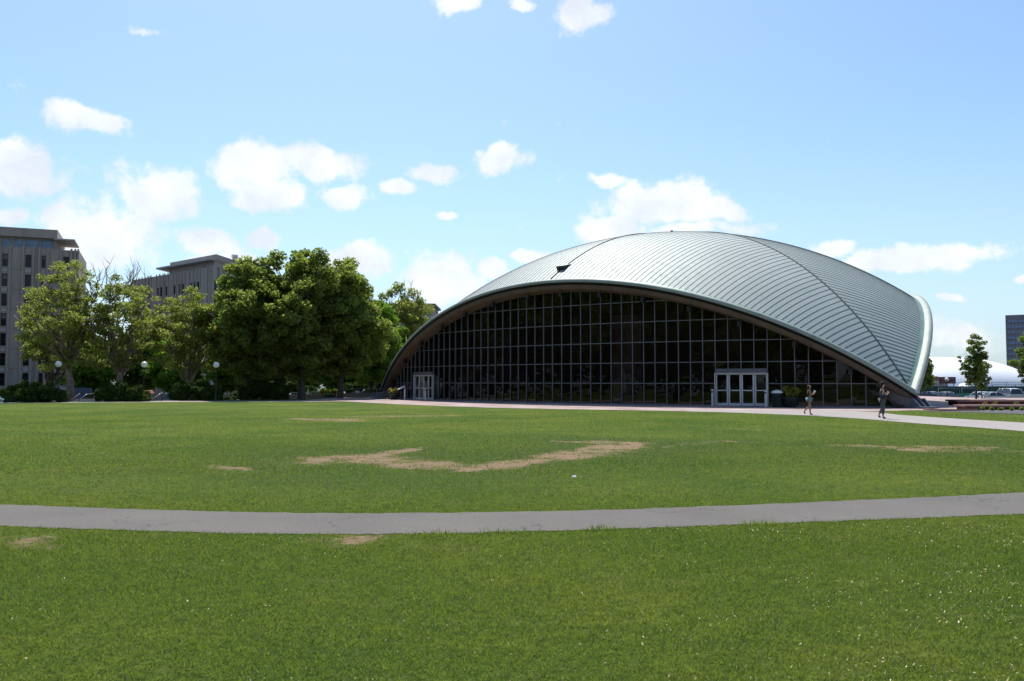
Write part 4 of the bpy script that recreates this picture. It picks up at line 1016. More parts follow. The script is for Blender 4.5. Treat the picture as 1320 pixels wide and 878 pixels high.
# ---------------------------------------------------------------- far right: courts, air dome, tower
t = thing('court_fence', 'tall chain link fence with dark green windscreen before the air dome', 'fence', (at(1180, 160), 160, LOW)); W_ = at(1440, 160) - at(1180, 160)
z = lambda py: zat(py, 160) - LOW
m = MB(); m.box((W_ / 2, 0, (z(507) + z(498)) / 2), (W_, .05, z(498) - z(507))); m.build('windscreen', M['windscreen'], t)
m = MB(); m.box((W_ / 2, -.1, z(507) / 2), (W_, .08, z(507))); m.build('lower_panel', M['court'], t)
m = MB(); m.tube([(0, 0, z(492.8)), (W_, 0, z(492.8))], .035, 5)
for q in np.arange(0, W_, .5):
    m.tube([(q, 0, z(498)), (q, 0, z(492.8))], .008, 3, cap=False)
m.build('chain_link', M['galv'], t)
for px_ in range(1182, 1440, 19): m = MB(); xx = at(px_, 160) - at(1180, 160); m.tube([(xx, -.1, 0), (xx, -.1, z(492))], .055, 6); m.build('post', M['galv'], t)
for i, (a, b, lb) in enumerate(((1209, 1236, 'left'), (1239, 1270, 'right'))):
    t = thing('goal_frame', f'pale tubular goal frame, the {lb} of two before the green court wall', 'goal', (at(a, 148), 148, LOW), 0, 'tubular goal frames before the courts'); w = at(b, 148) - at(a, 148); m = MB()
    m.tube([(0, 0, 0), (0, 0, zat(500.5, 148) - LOW), (w, 0, zat(500.5, 148) - LOW), (w, 0, 0)], .06, 6); m.build('frame', M['galv'], t)
# air dome
t = thing('air_dome', 'huge white inflated air dome behind the green courts', 'air dome', (at(1242, 205), 225, LOW)); m = MB(); vs = []; fs = []; nu, nv = 64, 22; Hh = zat(459.5, 205) - LOW; Wx = 24.5
for j in range(nv + 1):
    e = (math.pi / 2) * j / nv
    for i in range(nu):
        th = 2 * math.pi * i / nu; c, s = math.cos(th), math.sin(th); k = (abs(c) ** 2.6 + abs(s) ** 2.6) ** (-1 / 2.6); rr = math.cos(e) ** .80
        seam = 1 + .004 * math.cos(th * 32)
        vs.append((c * k * Wx * rr * seam, s * k * 20 * rr, Hh * math.sin(e) ** 1.15))
for j in range(nv):
    for i in range(nu): fs.append((j * nu + i, j * nu + (i + 1) % nu, (j + 1) * nu + (i + 1) % nu, (j + 1) * nu + i))
m.add(vs, fs, 0, True); m.build('membrane', M['fabric_dome'], t)
m = MB(); m.prism([(-1.6, 0), (1.6, 0), (1.6, 1.2)] + [(1.6 * math.cos(a_), 1.2 + 1.5 * math.sin(a_)) for a_ in np.linspace(.2, math.pi - .2, 8)] + [(-1.6, 1.2)], 'y', -25, -20)
m.build('entrance_vestibule', M['fabric_dome'], t); t.children[-1].location = (at(1268, 200) - at(1242, 205), 0, .35)
t = thing('tent_roof', 'long low white roof strip right of the young tree behind the fence', 'canopy', (at(1278, 178), 178, LOW)); m = MB(); w = at(1400, 178) - at(1278, 178); m.prism([(0, zat(496.6, 178) - LOW), (w, zat(496.6, 178) - LOW), (w, zat(494.6, 178) - LOW), (0, zat(494.6, 178) - LOW)], 'y', 0, 4); m.build('roof', M['white'], t)
for q in range(5): m = MB(); m.tube([(w * q / 4 * .98 + .1, .2, 0), (w * q / 4 * .98 + .1, .2, zat(496.6, 178) - LOW)], .08, 6); m.build('post', M['galv'], t)
t = thing('scoreboard', 'dark red sports scoreboard on two posts behind the lamp', 'scoreboard', (at(1220.5, 152), 152, LOW)); w = 21 / F * 152; z0, z1 = zat(494.6, 152) - LOW, zat(486, 152) - LOW
m = MB(); m.box((0, 0, (z0 + z1) / 2), (w, .25, z1 - z0)); m.build('panel', M['score'], t, bevel=.02)
for sx in (-1, 1):
    m = MB(); m.tube([(sx * w * .4, .05, 0), (sx * w * .4, .05, z0 + .1)], .07, 6); m.build('post', M['darkmetal'], t)
    m = MB(); m.box((sx * w * .27, -.14, z0 + (z1 - z0) * .68), (w * .34, .05, (z1 - z0) * .30)); m.build('digit_panel', M['score2'], t)
    m = MB(); m.box((sx * w * .27, -.14, z0 + (z1 - z0) * .25), (w * .34, .05, (z1 - z0) * .22)); m.build('digit_panel', M['score2'], t)
t = thing('low_house', 'small brown roofed house glimpsed right of the dome behind the courts', 'house', (at(1197, 185), 185, LOW)); m = MB(); m.box((0, 2, 1.7), (7, 6, 3.4)); m.build('wall', M['bldB'], t); m = MB(); m.prism([(-3.9, 3.4), (3.9, 3.4), (1.2, 4.1), (-2.4, 4.3)], 'y', -1.2, 5.2); m.build('roof', M['redbrown'], t)
# tower
D = 460; x0 = at(1297.5, D); Wt = 34; Hb = zat(403, D); t = thing('office_tower', 'tall grey office tower with rows of blue windows at the right edge', 'tower', (x0, D, LOW), -.56)
m = MB(); m.box((Wt / 2, 12, Hb / 2), (Wt, 24, Hb)); m.build('wall', M['tower'], t)
m = MB(); m.box((Wt / 2 + 5.2, 12, Hb + 1.25), (Wt - 11, 16, 2.5)); m.build('plant_room', M['tower'], t)
fh = 2.96
for i in range(13):
    zc = Hb - 3.4 - i * fh; m = MB()
    m.box((Wt / 2, -.06, zc), (Wt - .8, .25, 1.25)); f = m.build('window_band', M['towerglass'], t)
    m = MB()
    for q in np.arange(.9, Wt, 1.7): m.box((q, -.22, zc), (.42, .12, 1.26))
    m.box((Wt / 2, -.25, zc - .72), (Wt, .16, .18)); m.build('piers', M['tower'], f)
# other low blocks on the horizon, right and behind
# ---------------------------------------------------------------- left buildings
def facade(mb, wins, p0, p1, z0, z1, cols, rows, depth=.35):
    """wall strip p0->p1 with window openings; cols [(s0,s1)] metres along, rows [(za,zb)]"""
    a, b = Vector((*p0, 0)), Vector((*p1, 0)); d = (b - a); L = d.length; d.normalize(); n = Vector((d.y, -d.x, 0))
    xs = sorted({0, L, *[c for cc in cols for c in cc]}); zs = sorted({z0, z1, *[c for cc in rows for c in cc]})
    def P(s, z, k=0): v = a + d * s - n * k; return (v.x, v.y, z)
    cset = {(round(c0, 3), round(c1, 3)) for c0, c1 in cols}; rset = {(round(c0, 3), round(c1, 3)) for c0, c1 in rows}
    for s0, s1 in zip(xs[:-1], xs[1:]):
        for za, zb in zip(zs[:-1], zs[1:]):
            if (round(s0, 3), round(s1, 3)) in cset and (round(za, 3), round(zb, 3)) in rset:
                mb.add([P(s0, za), P(s1, za), P(s1, zb), P(s0, zb), P(s0, za, depth), P(s1, za, depth), P(s1, zb, depth), P(s0, zb, depth)], [(0, 1, 5, 4), (1, 2, 6, 5), (2, 3, 7, 6), (3, 0, 4, 7)])
                wins.append((P, s0, s1, za, zb, depth))
            else: mb.add([P(s0, za), P(s1, za), P(s1, zb), P(s0, zb)], [(0, 1, 2, 3)])
def put_windows(wins, parent, blind=.4, seed=1):
    rnd = random.Random(seed)
    for P, s0, s1, za, zb, dp in wins:
        f = MB(); k = dp - .06; t_ = .07
        def bar(a0, a1, b0, b1): f.add([P(a0, b0, k), P(a1, b0, k), P(a1, b1, k), P(a0, b1, k), P(a0, b0, k + .05), P(a1, b0, k + .05), P(a1, b1, k + .05), P(a0, b1, k + .05)], [(0, 1, 2, 3), (0, 4, 5, 1), (1, 5, 6, 2), (2, 6, 7, 3), (3, 7, 4, 0)])
        bar(s0, s1, za, za + t_); bar(s0, s1, zb - t_, zb); bar(s0, s0 + t_, za + t_, zb - t_); bar(s1 - t_, s1, za + t_, zb - t_)
        mid = za + (zb - za) * rnd.choice((.4, .5, .6)); bar(s0 + t_, s1 - t_, mid - .04, mid + .04)
        w = f.build('window', M['winframe'], parent, fixn=False)
        g = MB(); g.add([P(s0 + .02, za + .02, dp), P(s1 - .02, za + .02, dp), P(s1 - .02, zb - .02, dp), P(s0 + .02, zb - .02, dp)], [(0, 1, 2, 3)])
        if rnd.random() < blind: zz = zb - (zb - za) * rnd.choice((.25, .4)); g.add([P(s0 + .1, zz, dp - .02), P(s1 - .1, zz, dp - .02), P(s1 - .1, zb - .08, dp - .02), P(s0 + .1, zb - .08, dp - .02)], [(0, 1, 2, 3)], 1)
        g.build('pane', [M['wingl'], M['retaining']], w, fixn=False)
# block A
dA0, dA1 = 139.0, 146.0   # depth at px -60 and px 98.5
pA0 = (at(-60, dA0), dA0); pA1 = (at(98.8, dA1), dA1)
root = thing('apartment_block', 'far left grey concrete block with glazed penthouse under a projecting roof slab', 'building', (pA1[0], pA1[1], LOW)); ox, oy = pA1
loc = lambda p: (p[0] - ox, p[1] - oy)
zt = zat(322.5, dA1) - LOW; dvec = Vector((pA1[0] - pA0[0], pA1[1] - pA0[1])); LA = dvec.length; dvec.normalize(); nv_ = Vector((dvec.y, -dvec.x))
mb = MB(); wins = []; step = 3.27
cols = []; s = LA - .95
sx = [((-17 + 660 + 0) and 0)]
colpx = [(78, 86), (50, 55.5), (29, 37), (-1, 6.5), (-24, -17), (-48, -41)]
def s_of(px):   # where the sight line through px meets the facade
    kx = (px - 660) / F; a = Vector(pA0); t_ = (kx * a.y - a.x) / (dvec.x - kx * dvec.y); return t_
cols = sorted([(s_of(a), s_of(b)) for a, b in colpx if s_of(a) > .2])
fl_h = 25.0 / F * dA1
rows = []
for i in range(7):
    zb = zt - 1.15 - i * fl_h; rows.append((zb - 2.15, zb))
rows = [(a, b) for a, b in rows if a > .3]
p2 = loc(pA0); p3 = loc(pA1)
facade(mb, wins, p2, p3, 0, zt, cols, rows)
back = Vector(p3) - nv_ * 16; back0 = Vector(p2) - nv_ * 16
mb.add([(p3[0], p3[1], 0), (back.x, back.y, 0), (back.x, back.y, zt), (p3[0], p3[1], zt)], [(0, 1, 2, 3)])
mb.add([(p2[0], p2[1], zt - .01), (p3[0], p3[1], zt - .01), (back.x, back.y, zt - .01), (back0.x, back0.y, zt - .01), (p2[0], p2[1], 0), (back0.x, back0.y, 0)], [(0, 1, 2, 3), (4, 5, 3, 0), (5, 4, 0, 3)][:2])
mb.build('wall', M['bldA'], root, fixn=False)
fn = MB()
def fins(fn, a, d, L, n, z0, z1, ss, w=.28, proj=.32):
    for s in ss:
        c = Vector(a) + d * s + n * (proj / 2); fn.box((c.x, c.y, (z0 + z1) / 2), (w, proj, z1 - z0), math.atan2(d.y, d.x))
gaps = []
for c0, c1 in cols: gaps += [c0 - .32, c1 + .32]
fins(fn, p2, dvec, LA, nv_, 0, zt + .25, gaps + [LA - .15, LA - .6])
for zz in [r_[0] - .35 for r_ in rows]:
    c = Vector(p2) + dvec * LA / 2 + nv_ * .05; fn.box((c.x, c.y, zz), (LA, .12, .10), math.atan2(dvec.y, dvec.x))
fn.build('facade_fins', M['bldA'], root)
put_windows(wins, root, .45, 3)
sp = MB()
for c0, c1 in cols:
    for ra in rows:
        c = Vector(p2) + dvec * ((c0 + c1) / 2) + nv_ * .04; sp.box((c.x, c.y, ra[0] - .62), (c1 - c0 - .02, .09, .45), math.atan2(dvec.y, dvec.x))
sp.build('spandrel_panels', M['slab'], root)
# penthouse
sP = s_of(65.5); ph = MB(); hw = []; zb_ = zt + .1; q0 = Vector(p2) - nv_ * 1.2; q1 = q0 + dvec * (sP + .3)
ztop = zat(297, dA1) - LOW
facade(ph, hw, tuple(q0), tuple(q1), zt - .01, ztop - 1.5, sorted([(s_of(a), s_of(b)) for a, b in ((27, 46), (47.5, 65), (12, 24), (-4, 9), (-24, -8), (-46, -28)) if s_of(a) > .2]), [(zt + .35, ztop - 1.7)], .2)
r1 = q1 - nv_ * 12; r0 = q0 - nv_ * 12
ph.add([(q1.x, q1.y, zt), (r1.x, r1.y, zt), (r1.x, r1.y, ztop - 1.5), (q1.x, q1.y, ztop - 1.5)], [(0, 1, 2, 3)]); ph.build('penthouse', M['bldA'], root, fixn=False)
for P, s0, s1, za, zb, dp in hw:
    g = MB(); g.add([P(s0, za, dp), P(s1, za, dp), P(s1, zb, dp), P(s0, zb, dp)], [(0, 1, 2, 3)]); w = g.build('penthouse_window', M['towerglass'], root, fixn=False)
sl = MB(); c = (q0 + q1) / 2 - nv_ * 5.5 + dvec * .0; ang = math.atan2(dvec.y, dvec.x)
sl.box((c.x, c.y, ztop - .75), ((q1 - q0).length + .4, 13.2, 1.5), ang); sl.build('roof_slab', M['bldA'], root)
cn = MB(); c = q1 + dvec * 1.3 - nv_ * 3; cn.box((c.x, c.y, ztop - 1.62), (3.2, 9, .22), ang); cn.build('canopy', M['slab'], root)

# block B
dB = 150.0; cB = (at(270, dB), dB); dL = 170.0; lB = (at(168, dL), dL)
dR = 176.0; rB = (at(345, dR), dR)
root = thing('apartment_block', 'grey concrete block rising behind the trees with a wide thin roof canopy', 'building', (cB[0], cB[1], LOW)); ox, oy = cB; zt = zat(343.5, dB) - LOW
pc = (0., 0.); plf = loc(lB); prt = loc(rB); mb = MB(); wins = []; dl = Vector(pc) - Vector(plf); LB_ = dl.length; dl.normalize(); nl = Vector((dl.y, -dl.x))
def s_ofB(px, a=Vector(lB), d=dl):
    kx = (px - 660) / F; return (kx * a.y - a.x) / (d.x - kx * d.y)
trip = []
for g3 in ((243.5, 246.6), (248, 251), (252.2, 255.2), (222, 224.8), (229, 231.6), (232.8, 235.4), (200.8, 203.6), (204.6, 207.4), (211.4, 214), (186, 188.6), (189.6, 192), (178, 180.4), (258, 0)):
    if g3[1]: trip.append((s_ofB(g3[0]), s_ofB(g3[1])))
fhB = 3.25; rowsB = []
for i in range(7): zb = zt - 2.3 - i * fhB; rowsB.append((zb - 1.75, zb))
rowsB = [r_ for r_ in rowsB if r_[0] > .3]
facade(mb, wins, plf, pc, 0, zt, sorted(trip), rowsB, .14)
dr = Vector(prt) - Vector(pc); LBr = dr.length; dr.normalize(); nr = Vector((dr.y, -dr.x))
def s_ofR(px): kx = (px - 660) / F; a = Vector(cB); return (kx * a.y - a.x) / (dr.x - kx * dr.y)
colsR = [(s_ofR(a), s_ofR(b)) for a, b in ((273, 278.3), (280.5, 285.5), (294, 299.5), (301.5, 306.5), (316, 321), (323, 328))]
facade(mb, wins, pc, prt, 0, zt, colsR, rowsB)
bk = (plf[0] + prt[0], plf[1] + prt[1]); mb.add([(pc[0], pc[1], zt - .01), (prt[0], prt[1], zt - .01), (bk[0], bk[1], zt - .01), (plf[0], plf[1], zt - .01)], [(0, 1, 2, 3)])
mb.build('wall', M['bldB'], root, fixn=False)
put_windows(wins[:96], root, .3, 5)
fn = MB(); g_ = []
for c0, c1 in trip: g_ += [c0 - .25, c1 + .25]
fins(fn, plf, dl, LB_, nl, 0, zt + .3, sorted(g_) + [.2, LB_ - .2, LB_ - 1.1], .16, .12)
g_ = []
for c0, c1 in colsR: g_ += [c0 - .3, c1 + .3]
fins(fn, pc, dr, LBr, nr, 0, zt + .3, g_ + [.25, LBr - .2], .25, .3); fn.build('facade_fins', M['bldB'], root)
# penthouse + canopy
ctr = Vector(pc) - nl * 4.2 - nr * 3.0
ph = MB(); A0 = s_ofB(205); pa = Vector(plf) + dl * (A0 + 1.0) - nl * 1.2; pb = Vector(pc) - nl * 1.2 - dl * 1.0; pcx = pb + dr * (LBr - 3); zp = zat(334, dB) - LOW
ph.prism([tuple(pa), tuple(pb), tuple(pcx), tuple(pa + dr * (LBr - 3))], 'z', zt - .05, zp); ph.build('penthouse', M['bldB'], root)
cn = MB(); e = .9; a1 = Vector(plf) + dl * (s_ofB(199) + .3) + nl * .2; b1 = Vector(pc) + nl * .3 + nr * .3; c1 = b1 + dr * (LBr - 1.5)
cn.prism([tuple(a1), tuple(b1), tuple(c1), tuple(a1 + dr * (LBr - 1.5))], 'z', zp, zp + .28); cn.build('canopy', M['slab'], root)
up_ = MB(); a2 = a1 + dl * 3.0 - nl * 1.3; b2 = b1 - nl * 1.3 - dl * .6; up_.prism([tuple(a2), tuple(b2), tuple(b2 + dr * (LBr - 3)), tuple(a2 + dr * (LBr - 3))], 'z', zp + .27, zp + 1.15); up_.build('parapet', M['bldB'], root)
v = MB(); kx = (300.5 - 660) / F; vp = Vector(pc) + Vector((kx * 158 - cB[0], 158 - cB[1])); v.lathe([(.45, zp + 1.1), (.45, zp + 1.5), (.62, zp + 1.52), (.62, zp + 1.95), (.5, zp + 2.15), (.01, zp + 2.2)], (vp.x, vp.y, 0), 16); v.build('roof_ventilator', M['white'], root)
# third block seen through the trees, and the mirrored brick building
root = thing('brick_block', 'low brown building half hidden behind trees just left of the dome', 'building', (at(505, 165), 165, LOW)); m = MB(); zt = zat(394, 165) - LOW; wins = []
facade(m, wins, (-9, 0), (8, 0), 0, zt, [(-0 + q, q + 1.3) for q in (1.5, 4.5, 7.5, 10.5, 13.5)], [(a, a + 1.8) for a in np.arange(1.2, zt - 2.4, 3.3)])
m.add([(-9, 0, zt), (8, 0, zt), (8, 12, zt), (-9, 12, zt)], [(0, 1, 2, 3)]); m.add([(8, 0, 0), (8, 12, 0), (8, 12, zt), (8, 0, zt)], [(0, 1, 2, 3)]); m.build('wall', M['brickwall'], root, fixn=False); put_windows(wins, root, .3, 9)
m = MB(); m.box((-.5, 6, zt + .2), (18, 13, .4)); m.build('roof', M['retaining'], root)

# ---------------------------------------------------------------- people
def skinned(name, V, E, mat, parent, root=0, sub=1):
    names = list(V.keys()); me = bpy.data.meshes.new(name); me.from_pydata([V[k][:3] for k in names], [(names.index(a), names.index(b)) for a, b in E], []); me.materials.append(mat)
    o = bpy.data.objects.new(name, me); COL.objects.link(o)
    if parent is not None: o.parent = parent
    o.modifiers.new('skin', 'SKIN').use_smooth_shade = True
    if not me.skin_vertices: 
        bm = bmesh.new(); bm.from_mesh(me); bm.verts.layers.skin.verify(); bm.to_mesh(me); bm.free()
    sv = me.skin_vertices[0].data
    for i, k in enumerate(names): r = V[k][3]; r2 = V[k][4] if len(V[k]) > 4 else r; sv[i].radius = (r, r2); sv[i].use_root = (i == root)
    s = o.modifiers.new('sub', 'SUBSURF'); s.levels = s.render_levels = sub; return o
def person(label, loc, rz, scale, legs, arms, top, bottom, skin, topm, botm, shoe, long_pants=False, hat=False, held=True):
    t = thing('person', label, 'person', loc, rz); t.scale = (scale,) * 3
    V = {'pelvis': (0, 0, .93, .112, .112), 'waist': (.0, 0, 1.08, .088, .088), 'chest': (.01, 0, 1.26, .104, .104), 'neckb': (0, 0, 1.39, .06, .055), 'neck': (.018, 0, 1.45, .048), 'jaw': (.045, 0, 1.50, .06), 'head': (.03, 0, 1.565, .088), 'crown': (.015, 0, 1.62, .06), 'nose': (.125, 0, 1.545, .012)}
    E = [('pelvis', 'waist'), ('waist', 'chest'), ('chest', 'neckb'), ('neckb', 'neck'), ('neck', 'jaw'), ('jaw', 'head'), ('head', 'crown'), ('head', 'nose')]
    for s, nm in ((-1, 'r'), (1, 'l')):
        kn, an, to = legs[nm]
        V['hip' + nm] = (0, s * .085, .86, .095); V['kn' + nm] = (kn[0], s * .09, kn[1], .058); V['calf' + nm] = ((kn[0] * .7 + an[0] * .3), s * .09, kn[1] * .7 + an[1] * .3, .056); V['an' + nm] = (an[0], s * .08, an[1], .034); V['to' + nm] = (to[0], s * .085, to[1], .032)
        E += [('pelvis', 'hip' + nm), ('hip' + nm, 'kn' + nm), ('kn' + nm, 'calf' + nm), ('calf' + nm, 'an' + nm), ('an' + nm, 'to' + nm)]
        el, wr, ha = arms[nm]
        V['sh' + nm] = (0, s * .165, 1.345, .052); V['el' + nm] = (el[0], s * el[1], el[2], .038); V['wr' + nm] = (wr[0], s * wr[1], wr[2], .025); V['ha' + nm] = (ha[0], s * ha[1], ha[2], .030)
        E += [('chest', 'sh' + nm), ('sh' + nm, 'el' + nm), ('el' + nm, 'wr' + nm), ('wr' + nm, 'ha' + nm)]
        dirv = Vector(ha) - Vector(wr); dirv = Vector((dirv.x, s * dirv.y, dirv.z)).normalized()
        for i in range(5):
            yo = (i - 1.5) * .017 if i < 4 else -.035; l = (.055, .065, .06, .048, .035)[i]
            b_ = Vector((ha[0], s * ha[1], ha[2])) + dirv * (.015 if i < 4 else -.015) + Vector((0, yo, .0)); q = b_ + dirv * l * .55 + Vector((0, yo * .2, .008)); e_ = q + dirv * l * .3 + Vector((0, 0, -.03))
            V[f'f{nm}{i}'] = (*q, .0085); V[f'g{nm}{i}'] = (*e_, .0075); E += [('ha' + nm, f'f{nm}{i}'), (f'f{nm}{i}', f'g{nm}{i}')]
    skinned('body', V, E, M[skin], t, 0, 1)
    g = .040
    ks = ['pelvis', 'waist', 'chest']; C = {k: (*V[k][:3], V[k][3] + g, V[k][-1] + g) for k in ks}; C['pelvis'] = (0, 0, .96, .135, .135); C['neckb'] = (0, 0, 1.35, .09, .075)
    CE = [('pelvis', 'waist'), ('waist', 'chest'), ('chest', 'neckb')]
    for nm, s in (('r', -1), ('l', 1)): C['s' + nm] = (0, s * .115, 1.345, .075); CE.append(('chest', 's' + nm))
    skinned('tank_top', C, CE, M[topm], t, 0, 1)
    C = {'p': (0, 0, .93, .150, .150)}; CE = []
    for nm, s in (('r', -1), ('l', 1)):
        kn, an, to = legs[nm]; hip = Vector((0, s * .085, .86)); k_ = Vector((kn[0], s * .09, kn[1])); C['h' + nm] = (*hip, .108); CE.append(('p', 'h' + nm))
        if long_pants:
            a_ = Vector((an[0], s * .08, an[1])); C['k' + nm] = (*k_, .082); C['a' + nm] = (*(k_.lerp(a_, .82)), .062); CE += [('h' + nm, 'k' + nm), ('k' + nm, 'a' + nm)]
        else: C['k' + nm] = (*hip.lerp(k_, .34), .098); CE.append(('h' + nm, 'k' + nm))
    skinned('trousers' if long_pants else 'shorts', C, CE, M[botm], t, 0, 1)
    for nm, s in (('r', -1), ('l', 1)):
        kn, an, to = legs[nm]; skinned('shoe', {'a': (an[0] - .025, s * .08, an[1] - .035, .042), 'b': (to[0] + .02, s * .085, to[1] - .004, .036)}, [('a', 'b')], M[shoe], t, 0, 1)
    h = {'a': (.0, 0, 1.60, .098), 'b': (-.05, 0, 1.55, .085), 'c': (-.075, 0, 1.46, .055), 'd': (-.07, 0, 1.38, .03)}
    skinned('hair', h, [('a', 'b'), ('b', 'c'), ('c', 'd')], M['hair'], t, 0, 1)
    if hat: m = MB(); m.lathe([(.11, 0), (.115, .02), (.10, .08), (.05, .12), (.001, .125)], (.015, 0, 1.60), 16); m.box((.13, 0, 1.605), (.11, .14, .012)); m.build('cap', M['cloth_black'], t)
    for s in (-1, 1): m = MB(); m.ball((.108, s * .032, 1.565), .011, 8); m.build('eye', M['hair'], t)
    return t
pose1 = {'l': ((.05, .50), (.06, .085), (.17, .035)), 'r': ((-.02, .50), (-.30, .20), (-.25, .06))}
arm1 = {'l': ((-.02, .21, 1.08), (.20, .14, 1.17), (.26, .10, 1.23)), 'r': ((-.03, .21, 1.07), (.19, .12, 1.12), (.25, .08, 1.19))}
fx, fy = gp(1043.5, 535.2); w1 = person('woman in black tank top and denim shorts walking right on the far path', (fx, fy, .015), -.08, .885, pose1, arm1, 0, 0, 'skin', 'cloth_black', 'denim', 'cloth_black')
pose2 = {'l': ((.06, .50), (.03, .09), (.14, .035)), 'r': ((-.01, .51), (-.20, .17), (-.12, .055))}
fx, fy = gp(1138, 540.2); w2 = person('woman in dark cap, black sleeveless top and loose grey trousers walking right', (fx, fy, .015), -.15, .945, pose2, arm1, 0, 0, 'skin2', 'cloth_black', 'grey_cloth', 'cloth_black', True, True)
m = MB(); m.box((0, 0, 0), (.08, .015, .14)); o = m.build('phone', M['white']); o.location = (w1.location.x + .25, w1.location.y - .04, 1.13); o.rotation_euler = (.2, .5, .3); tag(o, 'small pale phone held up by the woman in denim shorts', 'phone')
m = MB(); m.box((0, 0, 0), (.26, .10, .18), 0, 0, .9); o = m.build('waist_bag', M['navy'], None, bevel=.03); o.location = (w2.location.x - .06, w2.location.y - .19, .98); tag(o, 'dark waist bag on the hip of the woman in grey trousers', 'bag')
pose3 = {'l': ((.04, .50), (.0, .085), (.11, .035)), 'r': ((.02, .50), (-.08, .09), (.04, .035))}
person('person in pale blue white shirt standing by the tall shaded hedge', (at(368, 83.5), 80, -.004), .6, 1.0 , pose3, arm1, 0, 0, 'skin', 'white_cloth', 'navy', 'cloth_black', True)
person('person in orange shirt between the dark tree trunks', (at(387.5, 100), 100, LOW + .3), 2.0, 1.02, pose3, arm1, 0, 0, 'skin', 'orange_cloth', 'navy', 'cloth_black', True)

# ---------------------------------------------------------------- sky, sun, camera
SAZ, SEL = R_(-11), R_(60)
sd = Vector((math.sin(SAZ) * math.cos(SEL), math.cos(SAZ) * math.cos(SEL), math.sin(SEL)))
L = bpy.data.lights.new('sun', 'SUN'); L.energy = 3.8; L.angle = R_(.5); L.color = (1, .955, .88)
lo = bpy.data.objects.new('sun', L); COL.objects.link(lo); lo.rotation_euler = sd.to_track_quat('Z', 'Y').to_euler()
W = bpy.data.worlds.new('World'); scene.world = W; W.use_nodes = True; nt = W.node_tree; nt.nodes.clear()
out = nt.nodes.new('ShaderNodeOutputWorld'); bg = nt.nodes.new('ShaderNodeBackground'); bg.inputs[1].default_value = .095
sky = nt.nodes.new('ShaderNodeTexSky'); sky.sky_type = 'NISHITA'; sky.sun_disc = False; sky.sun_elevation = SEL; sky.sun_rotation = SAZ; sky.air_density = 1.0; sky.dust_density = 1.3; sky.ozone_density = 1.5
tc = nt.nodes.new('ShaderNodeTexCoord'); sp = nt.nodes.new('ShaderNodeSeparateXYZ'); nt.links.new(tc.outputs['Generated'], sp.inputs[0])
# clouds: azimuth/elevation lobes broken up by noise on the view direction
az = math_(nt, 'ARCTAN2', sp.outputs[0], sp.outputs[1]); el = math_(nt, 'ARCSINE', sp.outputs[2])
cb = nt.nodes.new('ShaderNodeCombineXYZ'); nt.links.new(az, cb.inputs[0]); nt.links.new(el, cb.inputs[1])
wz = nt.nodes.new('ShaderNodeTexNoise'); wz.inputs['Scale'].default_value = 12; wz.inputs['Detail'].default_value = 5; nt.links.new(tc.outputs['Generated'], wz.inputs['Vector'])
ws = nt.nodes.new('ShaderNodeVectorMath'); ws.operation = 'MULTIPLY_ADD'; ws.inputs[1].default_value = (.055, .045, 0); nt.links.new(wz.outputs['Color'], ws.inputs[0])
sb = nt.nodes.new('ShaderNodeVectorMath'); sb.operation = 'SUBTRACT'; sb.inputs[1].default_value = (.0275, .0225, 0); nt.links.new(cb.outputs[0], sb.inputs[0]); nt.links.new(sb.outputs[0], ws.inputs[2])
clouds = [(590, 2, 34, 15), (745, 12, 48, 24), (675, 3, 22, 12), (122, 150, 56, 20), (38, 218, 62, 44), (8, 275, 35, 18), (205, 245, 66, 46), (330, 215, 72, 36), (405, 213, 72, 26), (345, 248, 45, 26), (443, 253, 44, 19), (130, 300, 82, 48), (80, 285, 40, 24), (272, 318, 48, 22), (345, 308, 22, 18), (517, 240, 24, 10), (565, 224, 44, 13), (584, 271, 21, 9), (641, 208, 34, 18), (455, 338, 50, 26), (575, 362, 66, 38), (625, 350, 30, 18), (686, 328, 26, 10), (785, 232, 28, 11), (850, 262, 90, 34), (910, 276, 60, 18), (790, 300, 60, 22), (1075, 318, 38, 15), (1185, 334, 112, 22), (1120, 340, 50, 14), (1222, 380, 26, 6), (1312, 366, 14, 8), (300, 345, 70, 18), (1250, 432, 90, 26, .55), (185, 40, 26, 7, .5), (885, 300, 100, 14, .7)]
acc = None
for c in clouds:
    d = ray(c[0], c[1]); a0 = math.atan2(d[0], d[1]); e0 = math.asin(d[2] / math.sqrt(sum(q * q for q in d))); cz_ = math.cos(math.atan2(c[0] - 660, F))
    ra, re_ = c[2] / F * cz_ ** 2 * 1.06, c[3] / F * cz_ * 1.06; amp = c[4] if len(c) > 4 else 1
    s1 = nt.nodes.new('ShaderNodeVectorMath'); s1.operation = 'SUBTRACT'; s1.inputs[1].default_value = (a0, e0, 0); nt.links.new(ws.outputs[0], s1.inputs[0])
    s2 = nt.nodes.new('ShaderNodeVectorMath'); s2.operation = 'MULTIPLY'; s2.inputs[1].default_value = (1 / ra, 1 / re_, 0); nt.links.new(s1.outputs[0], s2.inputs[0])
    s3 = nt.nodes.new('ShaderNodeVectorMath'); s3.operation = 'LENGTH'; nt.links.new(s2.outputs[0], s3.inputs[0])
    f = math_(nt, 'SUBTRACT', amp, math_(nt, 'MULTIPLY', s3.outputs['Value'], amp))
    acc = f if acc is None else math_(nt, 'MAXIMUM', acc, f)
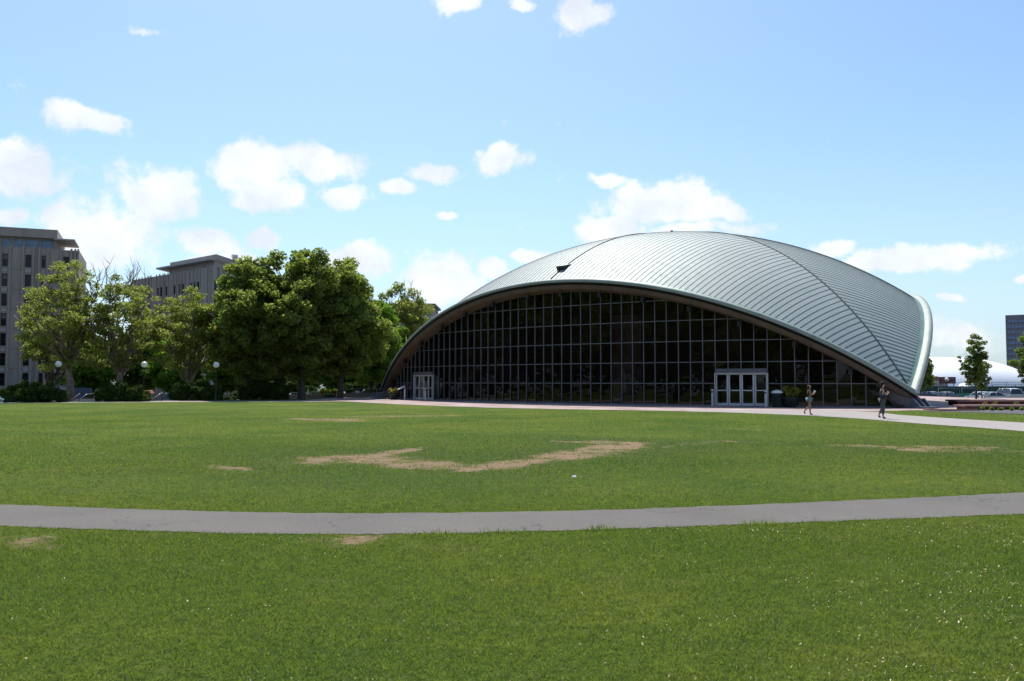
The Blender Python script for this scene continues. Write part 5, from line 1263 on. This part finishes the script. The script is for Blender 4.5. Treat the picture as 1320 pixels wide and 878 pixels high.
# scattered clouds in the rest of the sky (behind the viewpoint)
bn = noise(nt, tc.outputs['Generated'], 3.2, 6, .6); away = ramp(nt, sp.outputs[1], .35, -.1)
acc = math_(nt, 'MAXIMUM', acc, math_(nt, 'SUBTRACT', math_(nt, 'MULTIPLY', math_(nt, 'SUBTRACT', bn, .5), math_(nt, 'MULTIPLY', away, 4.0)), .25))
fn_ = noise(nt, tc.outputs['Generated'], 26, 10, .66)
fld = math_(nt, 'ADD', acc, math_(nt, 'MULTIPLY', math_(nt, 'SUBTRACT', fn_, .5), 1.8))
al = nt.nodes.new('ShaderNodeMapRange'); al.interpolation_type = 'SMOOTHSTEP'; al.inputs[1].default_value = .0; al.inputs[2].default_value = .46; nt.links.new(fld, al.inputs[0])
alpha = math_(nt, 'MULTIPLY', al.outputs[0], .93)
shn = ramp(nt, noise(nt, tc.outputs['Generated'], 16, 5), .35, .65)
ccol = mixc(nt, shn, (5.5, 5.9, 6.4), (7.3, 7.4, 7.5))
# haze band low in the sky
hz = nt.nodes.new('ShaderNodeMapRange'); hz.interpolation_type = 'SMOOTHSTEP'; hz.inputs[1].default_value = .30; hz.inputs[2].default_value = -.02; nt.links.new(sp.outputs[2], hz.inputs[0])
skyc = mixc(nt, math_(nt, 'MULTIPLY', hz.outputs[0], .5), mixc(nt, 1.0, sky.outputs[0], (.88, 1.04, 1.17), 'MULTIPLY'), (4.4, 5.6, 6.6))
nt.links.new(mixc(nt, alpha, skyc, ccol), bg.inputs[0]); nt.links.new(bg.outputs[0], out.inputs[0])

cam = bpy.data.cameras.new('camera'); co = bpy.data.objects.new('camera', cam); COL.objects.link(co)
cam.sensor_width = 36; cam.lens = F / 1320 * 36; cam.clip_end = 8000; cam.clip_start = .05
co.location = (0, 0, EYE); co.rotation_euler = (math.pi / 2 + PITCH, 0, 0); scene.camera = co
vs_ = scene.view_settings; vs_.view_transform = 'Standard'; vs_.look = 'None'; vs_.gamma = 1; vs_.exposure = .66; vs_.use_curve_mapping = False
scene.render.engine = 'CYCLES'
scene.cycles.max_bounces = 6; scene.cycles.transparent_max_bounces = 10
